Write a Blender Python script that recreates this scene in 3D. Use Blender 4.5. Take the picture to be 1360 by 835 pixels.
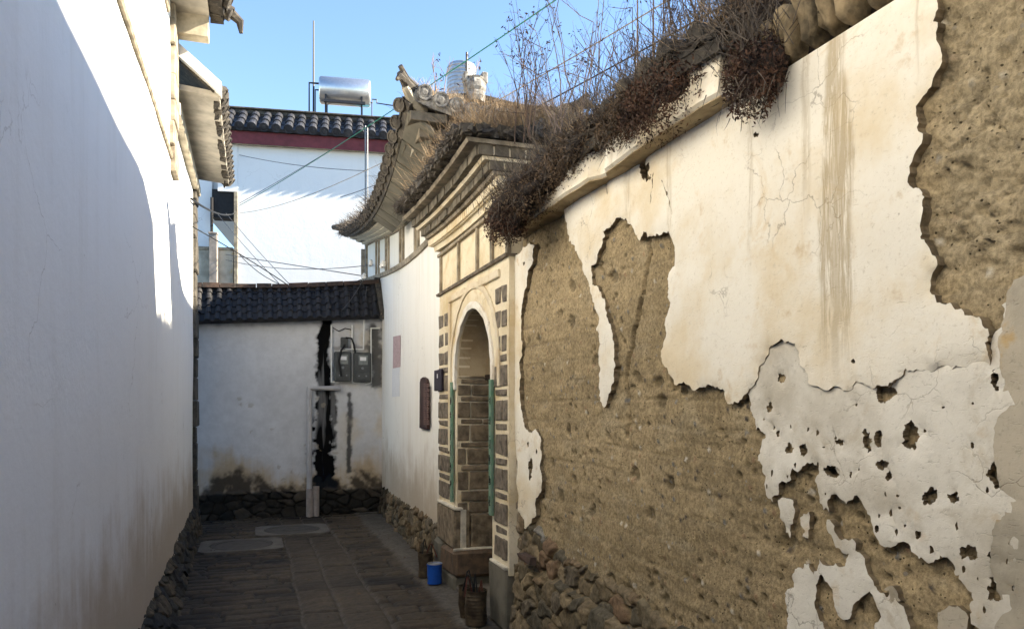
import bpy, bmesh, math, random
import numpy as np
from mathutils import Vector, Matrix
from mathutils.geometry import delaunay_2d_cdt

random.seed(7)
S = bpy.context.scene
for o in list(bpy.data.objects):
    bpy.data.objects.remove(o)

# ------------------------------------------------------------------ camera
YAW = math.atan(345 / 1000.0)
CS, SN = math.cos(YAW), math.sin(YAW)
CAMH = 1.6
cam_d = bpy.data.cameras.new('camera')
cam = bpy.data.objects.new('camera', cam_d)
S.collection.objects.link(cam)
cam.location = (0, 0, CAMH)
cam.rotation_euler = (math.pi / 2, 0, -YAW)
cam_d.sensor_fit = 'HORIZONTAL'
cam_d.sensor_width = 36
cam_d.lens = 36 * 1000 / 1360.0
cam_d.shift_y = 122.5 / 1360.0
cam_d.clip_end = 2000
cam_d.clip_start = 0.05
S.camera = cam

# ------------------------------------------------------------------ sky, sun, exposure
SUN_EL = math.radians(30)
SUN_AZ = math.radians(-16)         # from +x towards +y
sdir = Vector((math.cos(SUN_EL) * math.cos(SUN_AZ), math.cos(SUN_EL) * math.sin(SUN_AZ), math.sin(SUN_EL)))
W = bpy.data.worlds.new("World")
S.world = W
W.use_nodes = True
wn = W.node_tree
sky = wn.nodes.new('ShaderNodeTexSky')
sky.sky_type = 'NISHITA'
sky.sun_disc = False
sky.sun_elevation = SUN_EL
sky.sun_rotation = math.pi / 2 - SUN_AZ
sky.air_density = 1.0
sky.dust_density = 0.1
sky.ozone_density = 3.0
bg = wn.nodes['Background']
bg.inputs['Strength'].default_value = 0.09
wn.links.new(sky.outputs[0], bg.inputs[0])
sl = bpy.data.lights.new('sun', 'SUN')
sl.energy = 5.0
sl.angle = math.radians(0.53)
sl.color = (1.0, 0.89, 0.71)
so = bpy.data.objects.new('sun', sl)
S.collection.objects.link(so)
so.location = (20, 2, 20)
so.rotation_euler = sdir.to_track_quat('Z', 'Y').to_euler()
S.view_settings.view_transform = 'Standard'
S.view_settings.look = 'None'
S.view_settings.gamma = 1
S.view_settings.exposure = 2.15
S.cycles.max_bounces = 10
S.cycles.diffuse_bounces = 7

# ------------------------------------------------------------------ pixel of the photograph -> point on a plane of the place
def ray(u, v):
    a, b = (u - 680) / 1000.0, (540 - v) / 1000.0
    return Vector((a * CS + SN, -a * SN + CS, b))
def onX(u, v, x):
    r = ray(u, v); t = x / r.x
    return Vector((x, r.y * t, CAMH + r.z * t))
def onY(u, v, y):
    r = ray(u, v); t = y / r.y
    return Vector((r.x * t, y, CAMH + r.z * t))
def onZ(u, v, h):
    r = ray(u, v); t = (h - CAMH) / r.z
    return Vector((r.x * t, r.y * t, h))
def at(u, v, z):
    r = ray(u, v)
    return Vector((r.x * z, r.y * z, CAMH + r.z * z))
HK, HX0 = 0.0333, 1.72
def hx(y):
    return HX0 + HK * (y - 7)
def onHall(u, v, off=0.0):          # the hall's wall plane, off = towards the alley
    r = ray(u, v)
    t = (HX0 - off - 7 * HK) / (r.x - HK * r.y)
    return Vector((r.x * t, r.y * t, CAMH + r.z * t))

# ------------------------------------------------------------------ numpy noise
def _hash(ix, iy, seed):
    n = (ix.astype(np.int64) * 374761393 + iy.astype(np.int64) * 668265263 + seed * 1442695041) & 0xffffffff
    n = ((n ^ (n >> 13)) * 1274126177) & 0xffffffff
    n = n ^ (n >> 16)
    return (n & 0xffffff) / float(0xffffff)
def vn(x, y, seed=0):
    ix, iy = np.floor(x), np.floor(y)
    fx, fy = x - ix, y - iy
    fx = fx * fx * (3 - 2 * fx); fy = fy * fy * (3 - 2 * fy)
    a, b = _hash(ix, iy, seed), _hash(ix + 1, iy, seed)
    c, d = _hash(ix, iy + 1, seed), _hash(ix + 1, iy + 1, seed)
    return (a + (b - a) * fx) * (1 - fy) + (c + (d - c) * fx) * fy - 0.5
def fbm(x, y, seed=0, octv=4):
    t, amp = 0, 1.0
    for k in range(octv):
        t = t + amp * vn(x * 2 ** k, y * 2 ** k, seed + k * 17); amp *= 0.5
    return t
def worley(x, y, seed=0, jit=0.9):
    ix, iy = np.floor(x), np.floor(y)
    f1 = np.full(x.shape, 9.0); f2 = np.full(x.shape, 9.0); idr = np.zeros(x.shape)
    for dx in (-1, 0, 1):
        for dy in (-1, 0, 1):
            cx, cy = ix + dx, iy + dy
            px = cx + 0.5 + jit * (_hash(cx, cy, seed) - 0.5)
            py = cy + 0.5 + jit * (_hash(cx, cy, seed + 91) - 0.5)
            d = np.hypot(px - x, py - y)
            r = _hash(cx, cy, seed + 333)
            nearer = d < f1
            f2 = np.where(nearer, f1, np.minimum(f2, d))
            idr = np.where(nearer, r, idr)
            f1 = np.where(nearer, d, f1)
    return f1, f2, idr
def sstep(a, b, x):
    t = np.clip((x - a) / (b - a), 0, 1)
    return t * t * (3 - 2 * t)
def seg_dist(px, py, pts):
    d = np.full(px.shape, 1e9)
    for (ax, ay), (bx, by) in zip(pts[:-1], pts[1:]):
        vx, vy = bx - ax, by - ay
        L = vx * vx + vy * vy + 1e-12
        t = np.clip(((px - ax) * vx + (py - ay) * vy) / L, 0, 1)
        d = np.minimum(d, np.hypot(px - ax - t * vx, py - ay - t * vy))
    return d

# ------------------------------------------------------------------ objects
WL = {}
def link(o):
    S.collection.objects.link(o)
def tag(o, label=None, cat=None, group=None, kind=None):
    if label: o['label'] = label
    if cat: o['category'] = cat
    if group: o['group'] = group
    if kind: o['kind'] = kind
    return o
def thing(name, label, cat, loc, group=None, rotz=0.0):
    o = bpy.data.objects.new(name, None)
    o.location = loc
    o.rotation_euler = (0, 0, rotz)
    o.empty_display_size = 0.1
    link(o)
    WL[o.name] = Vector(loc)
    return tag(o, label, cat, group)
def place(o, parent, origin):
    """mesh of o is in world coordinates minus origin"""
    link(o)
    if parent is not None:
        o.parent = parent
        o.location = origin - WL[parent.name]
    else:
        o.location = origin
    WL[o.name] = origin.copy()
    return o

class MB:
    def __init__(s):
        s.v = []; s.f = []; s.m = []; s.c = []
    def add(s, vs, fs, mi=0):
        n = len(s.v)
        s.v += [tuple(p) for p in vs]
        s.f += [tuple(i + n for i in f) for f in fs]
        s.m += [mi] * len(fs)
    def box(s, a, b, mi=0, bev=0.0, jit=0.0):
        x0, y0, z0 = [min(p, q) for p, q in zip(a, b)]
        x1, y1, z1 = [max(p, q) for p, q in zip(a, b)]
        def J(): return random.uniform(-jit, jit) if jit else 0
        if bev <= 0:
            vs = [(x + J(), y + J(), z + J()) for z in (z0, z1) for y in (y0, y1) for x in (x0, x1)]
            s.add(vs, [(0, 2, 3, 1), (4, 5, 7, 6), (0, 1, 5, 4), (2, 6, 7, 3), (0, 4, 6, 2), (1, 3, 7, 5)], mi)
        else:
            bm = bmesh.new()
            bmesh.ops.create_cube(bm, size=1)
            for v in bm.verts:
                v.co = Vector((x0 + (v.co.x + .5) * (x1 - x0) + J(), y0 + (v.co.y + .5) * (y1 - y0) + J(), z0 + (v.co.z + .5) * (z1 - z0) + J()))
            bmesh.ops.bevel(bm, geom=bm.edges[:], offset=bev, segments=1, affect='EDGES')
            bm.verts.index_update()
            s.add([v.co for v in bm.verts], [[v.index for v in f.verts] for f in bm.faces], mi)
            bm.free()
    def hexa(s, p, mi=0):
        """8 points: bottom 4 around, top 4 around"""
        s.add(p, [(3, 2, 1, 0), (4, 5, 6, 7), (0, 1, 5, 4), (1, 2, 6, 5), (2, 3, 7, 6), (3, 0, 4, 7)], mi)
    def tube(s, pts, r, n=8, mi=0, cap=True):
        pts = [Vector(p) for p in pts]
        rs = r if isinstance(r, (list, tuple)) else [r] * len(pts)
        t0 = (pts[1] - pts[0]).normalized()
        up = Vector((0, 0, 1)) if abs(t0.z) < 0.9 else Vector((1, 0, 0))
        nx = t0.cross(up).normalized()
        vs = []
        for i, p in enumerate(pts):
            if i == 0: t = t0
            elif i == len(pts) - 1: t = (p - pts[i - 1]).normalized()
            else: t = ((p - pts[i - 1]).normalized() + (pts[i + 1] - p).normalized())
            if t.length < 1e-6: t = t0
            t = t.normalized()
            nx = (nx - t * nx.dot(t))
            nx = nx.normalized() if nx.length > 1e-6 else t.orthogonal().normalized()
            ny = t.cross(nx)
            for k in range(n):
                a = 2 * math.pi * k / n
                vs.append(p + (nx * math.cos(a) + ny * math.sin(a)) * rs[i])
        fs = []
        for i in range(len(pts) - 1):
            for k in range(n):
                a, b = i * n + k, i * n + (k + 1) % n
                fs.append((a, b, b + n, a + n))
        if cap:
            fs.append(tuple(range(n - 1, -1, -1)))
            fs.append(tuple(range((len(pts) - 1) * n, len(pts) * n)))
        s.add(vs, fs, mi)
    def lathe(s, prof, c, axis='Z', n=24, mi=0):
        """prof: (radius, height)"""
        c = Vector(c); vs = []; fs = []
        for (r, h) in prof:
            for k in range(n):
                a = 2 * math.pi * k / n
                if axis == 'Z': vs.append(c + Vector((r * math.cos(a), r * math.sin(a), h)))
                elif axis == 'X': vs.append(c + Vector((h, r * math.cos(a), r * math.sin(a))))
                else: vs.append(c + Vector((r * math.cos(a), h, r * math.sin(a))))
        for i in range(len(prof) - 1):
            for k in range(n):
                a, b = i * n + k, i * n + (k + 1) % n
                fs.append((a, b, b + n, a + n))
        s.add(vs, fs, mi)
    def sweep(s, sections, close=True, mi=0, caps=True):
        """sections: list of equally long closed outlines"""
        n = len(sections[0]); vs = []; fs = []
        for sec in sections: vs += list(sec)
        for i in range(len(sections) - 1):
            for k in range(n if close else n - 1):
                a, b = i * n + k, i * n + (k + 1) % n
                fs.append((a, b, b + n, a + n))
        if caps and close:
            fs.append(tuple(range(n - 1, -1, -1)))
            fs.append(tuple(range((len(sections) - 1) * n, len(sections) * n)))
        s.add(vs, fs, mi)
    def build(s, name, mats, parent=None, smooth=False, origin=None, cols=None):
        if not isinstance(mats, (list, tuple)): mats = [mats]
        if origin is None:
            if parent is not None: origin = WL[parent.name]
            else:
                xs = np.array(s.v); lo, hi = xs.min(0), xs.max(0)
                origin = Vector(((lo[0] + hi[0]) / 2, (lo[1] + hi[1]) / 2, lo[2]))
        origin = Vector(origin)
        me = bpy.data.meshes.new(name)
        me.from_pydata([(p[0] - origin.x, p[1] - origin.y, p[2] - origin.z) for p in s.v], [], s.f)
        for m in mats: me.materials.append(m)
        if len(mats) > 1: me.polygons.foreach_set('material_index', s.m)
        if smooth: me.polygons.foreach_set('use_smooth', [True] * len(me.polygons))
        if cols is not None:
            ca = me.color_attributes.new('col', 'FLOAT_COLOR', 'POINT')
            ca.data.foreach_set('color', np.asarray(cols, dtype=np.float32).ravel())
        me.update()
        o = bpy.data.objects.new(name, me)
        return place(o, parent, origin)

def local_build(mb, name, mats, parent, smooth=False):
    """mesh already in the parent's own coordinates"""
    if not isinstance(mats, (list, tuple)): mats = [mats]
    me = bpy.data.meshes.new(name)
    me.from_pydata(mb.v, [], mb.f)
    for m in mats: me.materials.append(m)
    if len(mats) > 1: me.polygons.foreach_set('material_index', mb.m)
    if smooth: me.polygons.foreach_set('use_smooth', [True] * len(me.polygons))
    o = bpy.data.objects.new(name, me)
    link(o); o.parent = parent
    WL[o.name] = WL[parent.name].copy()
    return o

def grid_obj(name, P, mat, parent=None, cols=None, smooth=True, origin=None, keep=None):
    """P: (nv, nu, 3) world points of a sheet"""
    nv, nu, _ = P.shape
    if origin is None:
        origin = WL[parent.name] if parent is not None else Vector((P[..., 0].mean(), P[..., 1].mean(), P[..., 2].min()))
    V = (P.reshape(-1, 3) - np.array(origin)[None, :]).astype(np.float32)
    idx = np.arange(nv * nu).reshape(nv, nu)
    q = np.stack([idx[:-1, :-1], idx[:-1, 1:], idx[1:, 1:], idx[1:, :-1]], -1).reshape(-1, 4)
    if keep is not None:
        q = q[keep.reshape(-1)]
    me = bpy.data.meshes.new(name)
    me.vertices.add(len(V)); me.vertices.foreach_set('co', V.ravel())
    me.loops.add(q.size); me.loops.foreach_set('vertex_index', q.ravel().astype(np.int32))
    me.polygons.add(len(q)); me.polygons.foreach_set('loop_start', (np.arange(len(q)) * 4).astype(np.int32))
    me.polygons.foreach_set('use_smooth', np.full(len(q), smooth))
    me.update(calc_edges=True); me.validate()
    me.materials.append(mat)
    if cols is not None:
        c = np.ones((nv * nu, 4), np.float32); c[:, :3] = cols.reshape(-1, 3)
        ca = me.color_attributes.new('col', 'FLOAT_COLOR', 'POINT')
        ca.data.foreach_set('color', c.ravel())
    o = bpy.data.objects.new(name, me)
    return place(o, parent, Vector(origin))

# ------------------------------------------------------------------ materials
class Mat:
    def __init__(s, name, rough=0.85, spec=0.3):
        s.m = bpy.data.materials.new(name); s.m.use_nodes = True
        s.nt = s.m.node_tree; s.b = s.nt.nodes['Principled BSDF']
        s.b.inputs['Roughness'].default_value = rough
        s.b.inputs['Specular IOR Level'].default_value = spec
        s._pos = None
    def node(s, t, **k):
        n = s.nt.nodes.new(t)
        for a, b in k.items(): setattr(n, a, b)
        return n
    def put(s, sock, v):
        if isinstance(v, bpy.types.NodeSocket): s.nt.links.new(v, sock)
        elif v is not None:
            if isinstance(v, (tuple, list)) and len(v) == 3 and sock.type == 'RGBA': v = (*v, 1)
            sock.default_value = v
    def pos(s, obj=False):
        if obj: return s.node('ShaderNodeTexCoord').outputs['Object']
        if s._pos is None: s._pos = s.node('ShaderNodeNewGeometry').outputs['Position']
        return s._pos
    def vec(s, scale, obj=False):
        n = s.node('ShaderNodeMapping'); s.put(n.inputs['Vector'], s.pos(obj))
        n.inputs['Scale'].default_value = scale
        return n.outputs[0]
    def noise(s, scale=1.0, detail=4, rough=0.55, vec=None, dist=0.0):
        n = s.node('ShaderNodeTexNoise')
        s.put(n.inputs['Vector'], vec if vec is not None else s.pos())
        n.inputs['Scale'].default_value = scale; n.inputs['Detail'].default_value = detail
        n.inputs['Roughness'].default_value = rough; n.inputs['Distortion'].default_value = dist
        return n.outputs[0]
    def vor(s, scale, feature='F1', vec=None, out='Distance'):
        n = s.node('ShaderNodeTexVoronoi', feature=feature)
        s.put(n.inputs['Vector'], vec if vec is not None else s.pos()); n.inputs['Scale'].default_value = scale
        return n.outputs[out]
    def ramp(s, x, a, b, lo=0.0, hi=1.0, smooth=True):
        n = s.node('ShaderNodeMapRange', interpolation_type='SMOOTHSTEP' if smooth else 'LINEAR')
        s.put(n.inputs[0], x); s.put(n.inputs[1], a); s.put(n.inputs[2], b); s.put(n.inputs[3], lo); s.put(n.inputs[4], hi)
        return n.outputs[0]
    def math(s, op, a, b=None):
        n = s.node('ShaderNodeMath', operation=op); s.put(n.inputs[0], a)
        if b is not None: s.put(n.inputs[1], b)
        return n.outputs[0]
    def mul(s, a, b): return s.math('MULTIPLY', a, b)
    def mix(s, f, a, b, mode='MIX'):
        n = s.node('ShaderNodeMix', data_type='RGBA', blend_type=mode)
        s.put(n.inputs[0], f); s.put(n.inputs[6], a); s.put(n.inputs[7], b)
        return n.outputs[2]
    def xyz(s):
        n = s.node('ShaderNodeSeparateXYZ'); s.put(n.inputs[0], s.pos()); return n.outputs
    def attr(s, name='col'):
        return s.node('ShaderNodeAttribute', attribute_name=name).outputs['Color']
    def bump(s, h, strength=0.5, dist=0.01):
        n = s.node('ShaderNodeBump'); s.put(n.inputs['Height'], h)
        n.inputs['Strength'].default_value = strength; n.inputs['Distance'].default_value = dist
        s.nt.links.new(n.outputs[0], s.b.inputs['Normal'])
    def col(s, c): s.put(s.b.inputs['Base Color'], c)
    def rough(s, c): s.put(s.b.inputs['Roughness'], c)

M = {}
def simple(key, c, rough=0.8, spec=0.3, var=0.35, scale=18, bump=0.3, bd=0.006, metal=0.0, obj=False, c2=None):
    m = Mat(key, rough, spec)
    n = m.noise(scale, 5, 0.6, vec=m.pos(True) if obj else None)
    f = m.ramp(n, 0.3, 0.7)
    c2 = c2 or tuple(x * (1 - var) for x in c)
    m.col(m.mix(f, c2, c))
    m.b.inputs['Metallic'].default_value = metal
    if bump: m.bump(n, bump, bd)
    M[key] = m.m
    return m.m

# whitewash of the houses on the left: vertical rain streaks, brown splash stains low down
def whitewash(key, base=(0.80, 0.80, 0.79), streak=(0.66, 0.64, 0.60), low=0.9, stain=(0.40, 0.31, 0.20), amount=0.4):
    m = Mat(key, 0.9, 0.15)
    st = m.noise(1.0, 6, 0.65, vec=m.vec((7, 7, 0.45)))
    pat = m.noise(0.9, 5, 0.6)
    f = m.mul(m.ramp(st, 0.45, 0.75), m.ramp(pat, 0.35, 0.65))
    c = m.mix(m.mul(f, amount), base, streak)
    z = m.xyz()[2]
    edge = m.math('ADD', m.mul(m.noise(1.6, 5, 0.65), 1.3), m.mul(m.noise(1.0, 4, .6, vec=m.vec((9, 9, .7))), 0.5))
    zz = m.math('SUBTRACT', z, m.math('SUBTRACT', m.mul(edge, low), low * 0.55))
    c = m.mix(m.ramp(zz, low * 0.95, 0.15, 0, 0.75), c, stain)
    tro = m.noise(1.0, 5, 0.7, vec=m.vec((2.2, 2.2, 5.5)), dist=1.0)
    c = m.mix(m.mul(m.ramp(tro, .50, .66), .10), c, tuple(x * .80 for x in base))
    wv = m.node('ShaderNodeVectorMath', operation='ADD'); nd = m.node('ShaderNodeTexNoise'); m.put(nd.inputs['Vector'], m.pos()); nd.inputs['Scale'].default_value = 4; nd.inputs['Detail'].default_value = 6
    sc2 = m.node('ShaderNodeVectorMath', operation='SCALE'); m.put(sc2.inputs[0], nd.outputs['Color']); sc2.inputs['Scale'].default_value = 0.4
    m.put(wv.inputs[0], m.pos()); m.put(wv.inputs[1], sc2.outputs[0])
    ckm = m.mul(m.ramp(m.vor(1.6, 'DISTANCE_TO_EDGE', vec=wv.outputs[0]), 0.0, 0.006, 1, 0), m.ramp(m.noise(1.1, 3), 0.52, 0.62))
    c = m.mix(m.mul(ckm, .6), c, (0.33, 0.30, 0.26))
    sp = m.ramp(m.vor(5.5), 0.0, 0.045, 1, 0)
    c = m.mix(m.mul(sp, m.ramp(m.noise(3), .5, .62)), c, (0.3, 0.25, 0.2))
    m.col(c)
    m.bump(m.math('ADD', m.noise(22, 6, 0.65), m.mul(m.noise(4, 3), 1.5)), 0.35, 0.008)
    M[key] = m.m
whitewash('whitewash')
whitewash('hall_white', base=(0.82, 0.80, 0.74), streak=(0.60, 0.52, 0.40), low=0.95, amount=0.35)
whitewash('far_white', base=(0.74, 0.74, 0.73), streak=(0.62, 0.61, 0.58), low=0.3, amount=0.3)

# cream plaster of the peeling wall
def cream(key, base, warm, rain=False, crack=0.5, ochre=0.8):
    m = Mat(key, 0.9, 0.15)
    n1 = m.noise(2.2, 6, 0.62); n2 = m.noise(7, 5, 0.6); n3 = m.noise(34, 5, 0.65)
    c = m.mix(m.ramp(n1, 0.42, 0.68), base, warm)
    # trowel scratches
    sc = m.noise(1.0, 3, 0.6, vec=m.vec((30, 30, 90)), dist=1.4)
    c = m.mix(m.mul(m.ramp(sc, 0.60, 0.72), 0.35), c, tuple(x * 0.72 for x in warm))
    # ochre rust blotches
    c = m.mix(m.mul(m.ramp(n2, 0.60, 0.74), ochre), c, (0.50, 0.33, 0.13))
    sp = m.ramp(m.vor(9), 0.0, 0.05, 1, 0)
    c = m.mix(m.mul(sp, m.ramp(m.noise(2.7), .52, .6)), c, (0.16, 0.11, 0.06))
    wv = m.node('ShaderNodeVectorMath', operation='ADD')
    nd = m.node('ShaderNodeTexNoise'); m.put(nd.inputs['Vector'], m.pos()); nd.inputs['Scale'].default_value = 5; nd.inputs['Detail'].default_value = 6
    sc2 = m.node('ShaderNodeVectorMath', operation='SCALE'); m.put(sc2.inputs[0], nd.outputs['Color']); sc2.inputs['Scale'].default_value = 0.30
    m.put(wv.inputs[0], m.pos()); m.put(wv.inputs[1], sc2.outputs[0])
    ck = m.vor(4.2, 'DISTANCE_TO_EDGE', vec=wv.outputs[0])
    ckm = m.mul(m.ramp(ck, 0.0, 0.012, 1, 0), m.ramp(m.noise(1.7, 3), 0.50, 0.60))
    c = m.mix(m.mul(ckm, crack), c, (0.20, 0.15, 0.09))
    fl = m.noise(60, 4, 0.7)
    c = m.mix(m.mul(m.ramp(fl, .56, .74), .4), c, tuple(x * 0.62 for x in warm))
    bl = m.mul(m.ramp(m.noise(3.3, 7, 0.72, dist=.8), .55, .70), .55)
    c = m.mix(bl, c, tuple(x * f for x, f in zip(warm, (.92, .84, .70))))
    h = m.math('ADD', m.mul(n3, 0.6), m.mul(m.noise(9, 4), 1.2))
    h = m.math('SUBTRACT', h, m.mul(ckm, .5))
    h = m.math('SUBTRACT', h, m.mul(m.ramp(sc, 0.58, 0.74), 0.35))
    if rain:
        X = m.xyz()
        wob = m.mul(m.math('SUBTRACT', m.noise(1.0, 4, vec=m.vec((0, 0, 3.5))), 0.5), 0.10)
        fine = m.noise(1.0, 5, .75, vec=m.vec((1, 55, 4)), dist=1.2)
        dx = m.math('ABSOLUTE', m.math('SUBTRACT', m.math('ADD', X[1], wob), 1.905))
        wide = m.ramp(X[2], 2.75, 2.3, 0.022, 0.055)
        k = m.ramp(dx, wide, m.math('ADD', wide, 0.03), 1, 0)
        k = m.mul(k, m.ramp(fine, 0.36, 0.56))
        k = m.mul(k, m.ramp(X[2], 1.65, 2.0))
        core = m.mul(m.ramp(dx, 0.008, 0.026, 1, 0), m.ramp(X[2], 1.6, 1.9))
        k = m.math('MAXIMUM', k, m.mul(core, 0.75))
        for (yy, ztop, zb, w) in ((2.04, 2.75, 2.1, .02), (2.33, 2.74, 2.0, .014), (1.6, 2.75, 2.45, .006), (2.9, 2.7, 2.2, .02), (3.3, 2.7, 2.3, .03)):
            d2 = m.math('ABSOLUTE', m.math('SUBTRACT', m.math('ADD', X[1], m.mul(wob, .6)), yy))
            kk = m.mul(m.ramp(d2, w * .4, w * 1.4, 1, 0), m.mul(m.ramp(X[2], zb, (zb + ztop) / 2), m.ramp(fine, .34, .6)))
            k = m.math('MAXIMUM', k, m.mul(kk, 0.6))
        c = m.mix(m.mul(k, 0.68), c, (0.36, 0.27, 0.14))
    m.col(c)
    m.bump(h, 0.5, 0.006)
    M[key] = m.m
cream('cream_plaster', (0.82, 0.77, 0.66), (0.72, 0.61, 0.43), rain=True, ochre=.6)
cream('old_plaster', (0.73, 0.69, 0.60), (0.50, 0.45, 0.36), ochre=.35)
cream('grey_plaster', (0.50, 0.44, 0.34), (0.30, 0.27, 0.21), ochre=.8)
cream('gate_plaster', (0.74, 0.65, 0.48), (0.58, 0.46, 0.27), ochre=.5)
cream('gate_white', (0.78, 0.74, 0.66), (0.66, 0.58, 0.46), ochre=.4)
cream('ledge_tan', (0.70, 0.62, 0.47), (0.55, 0.43, 0.27), ochre=.5)

# colour attribute + fine grain: earth, rubble, paving, stained wall
def grained(key, rough=0.95, scale=30, amt=0.5, bump=0.5, bd=0.006, spec=0.2, pebble=False):
    m = Mat(key, rough, spec)
    n = m.noise(scale, 8, 0.7)
    c = m.mix(1.0, m.attr(), m.mix(m.ramp(n, 0.3, 0.7), (1 - amt,) * 3, (1 + amt * .6,) * 3), 'MULTIPLY')
    h = n
    if pebble:
        v = m.vor(26); g = m.noise(5, 3)
        pm = m.mul(m.ramp(v, 0.14, 0.20, 1, 0), m.ramp(g, .5, .6))
        c = m.mix(pm, c, m.mix(m.noise(40, 2), (0.05, 0.04, 0.03), (0.45, 0.40, 0.32)))
        v2 = m.vor(48)
        pd = m.mul(m.ramp(v2, 0.12, 0.22, 1, 0), m.ramp(m.noise(8, 3), .43, .56))
        c = m.mix(m.mul(pd, .85), c, (0.05, 0.038, 0.022))
        h = m.math('SUBTRACT', h, m.mul(pd, 1.2))
    m.col(c); m.bump(h, bump, bd)
    M[key] = m.m
grained('earth', 0.97, 60, 0.42, 0.8, 0.006, pebble=True)
simple('mud_shade_edge', (0.26, 0.20, 0.12), c2=(0.10, 0.075, 0.045), scale=22, bump=.8)  # mud tone, darkened for the shadow line along broken plaster
grained('rubble', 0.92, 30, 0.45, 0.6, 0.008)
grained('paving', 0.72, 24, 0.5, 0.5, 0.006, spec=0.35)
grained('stained', 0.9, 9, 0.10, 0.2, 0.004)
grained('brickcol', 0.9, 40, 0.4, 0.5, 0.005)

# roof tile, weathered: dark grey with lichen
def tilemat(key, a=(0.045, 0.045, 0.048), b=(0.16, 0.15, 0.14), c3=(0.28, 0.26, 0.22), rough=0.6, k=0.45):
    m = Mat(key, rough, 0.45)
    n = m.noise(6, 6, 0.65); n2 = m.noise(26, 5, 0.7)
    c = m.mix(m.ramp(n, 0.35, 0.7), a, b)
    c = m.mix(m.mul(m.ramp(n2, 0.55, 0.72), k), c, c3)
    m.col(c); m.bump(n2, 0.5, 0.008); M[key] = m.m
tilemat('tile_dark', (0.018, 0.019, 0.024), (0.05, 0.05, 0.056), (0.16, 0.15, 0.145), 0.5, .4)
tilemat('tile_black', (0.012, 0.012, 0.014), (0.032, 0.03, 0.03), (0.07, 0.065, 0.06), 0.75, .3)
tilemat('tile_old', (0.03, 0.026, 0.022), (0.095, 0.08, 0.06), (0.26, 0.22, 0.16), 0.9, .6)
simple('soffit', (0.58, 0.53, 0.44), var=.4, scale=5)
simple('soffit_cream', (0.56, 0.49, 0.36), var=.5, scale=6)
simple('trim', (0.38, 0.32, 0.23), var=.6, scale=9)
simple('quoin', (0.10, 0.088, 0.07), var=.6, scale=11, bump=.8, bd=.02)
simple('cornice_brick', (0.18, 0.152, 0.108), c2=(0.06, 0.052, 0.038), scale=9, bump=.6, bd=.01)
simple('slab_stone', (0.17, 0.155, 0.12), c2=(0.085, 0.08, 0.062), scale=4, bump=.5, bd=.012)
simple('mortar', (0.70, 0.64, 0.52), var=.4, scale=14, bump=.6)
simple('dark_brick', (0.22, 0.18, 0.135), var=.65, scale=16, bump=.6)
simple('brown_stone', (0.15, 0.10, 0.062), c2=(0.07, 0.052, 0.038), scale=12, bump=.9, bd=.015)
simple('block_stone', (0.27, 0.21, 0.14), c2=(0.09, 0.072, 0.05), scale=12, bump=.9, bd=.015)
simple('lime_stone', (0.42, 0.40, 0.34), c2=(0.16, 0.15, 0.13), scale=11, bump=.8, bd=.015)
simple('red_fascia', (0.17, 0.035, 0.04), var=.35, scale=9, rough=.6)
simple('steel', (0.62, 0.63, 0.64), rough=.32, metal=0.9, var=.12, bump=.05)
simple('tank_steel', (0.50, 0.52, 0.55), rough=.38, metal=0.8, var=.25, bump=.05)
simple('pipe_dark', (0.03, 0.03, 0.035), rough=.5)
simple('pipe_grey', (0.22, 0.23, 0.24), rough=.4, var=.2)
simple('pvc', (0.42, 0.41, 0.41), rough=.45, var=.2, scale=7, bump=.05)
simple('pvc_brown', (0.36, 0.31, 0.28), rough=.5, var=.3, scale=9, bump=.1)
simple('green_paint', (0.10, 0.21, 0.135), c2=(0.18, 0.25, 0.19), scale=20, rough=.6)
simple('ink', (0.012, 0.014, 0.012), bump=0)
simple('plaque_brown', (0.055, 0.026, 0.02), rough=.5, var=.4)
simple('plaque_text', (0.20, 0.12, 0.10), rough=.5, bump=0)
simple('plaque_purple', (0.03, 0.022, 0.035), rough=.5)
simple('paper_white', (0.72, 0.72, 0.72), rough=.8, var=.08, bump=.1)
simple('paper_pink', (0.52, 0.38, 0.37), rough=.8, var=.3, scale=30, bump=.1)
simple('meter_grey', (0.075, 0.08, 0.078), rough=.4, var=.35, scale=11)
simple('meter_glass', (0.22, 0.24, 0.23), rough=.15, var=.3, spec=.5, bump=0)
simple('white_paint', (0.75, 0.75, 0.72), rough=.5, var=.1)
simple('wire_black', (0.012, 0.012, 0.013), rough=.6, bump=0)
simple('wire_grey', (0.10, 0.10, 0.11), rough=.6, bump=0)
simple('wire_green', (0.02, 0.22, 0.13), rough=.5, bump=0)
simple('wire_pale', (0.36, 0.31, 0.25), rough=.6, bump=0)
simple('rust_tin', (0.10, 0.075, 0.045), c2=(0.04, 0.028, 0.018), scale=16, rough=.6, metal=.3, bump=.4)
simple('blue_tin', (0.012, 0.085, 0.42), rough=.42, var=.25, scale=13)
simple('red_wire', (0.10, 0.03, 0.02), rough=.6)
simple('concrete', (0.15, 0.135, 0.115), var=.4, scale=7)
simple('iron_cover', (0.08, 0.073, 0.063), var=.4, scale=12, rough=.7)
simple('dark_wood', (0.035, 0.022, 0.015), var=.5, scale=10)
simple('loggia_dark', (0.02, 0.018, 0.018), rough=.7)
simple('post_stone', (0.32, 0.28, 0.24), var=.45, scale=7)
simple('moss_leaf', (0.11, 0.055, 0.032), c2=(0.022, 0.013, 0.011), scale=11, bump=0)
simple('brown_leaf', (0.15, 0.10, 0.06), c2=(0.035, 0.024, 0.017), scale=10, bump=0)
simple('moss_core', (0.03, 0.02, 0.015), c2=(0.012, 0.009, 0.007), scale=20, bump=1.0, bd=.02)
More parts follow.
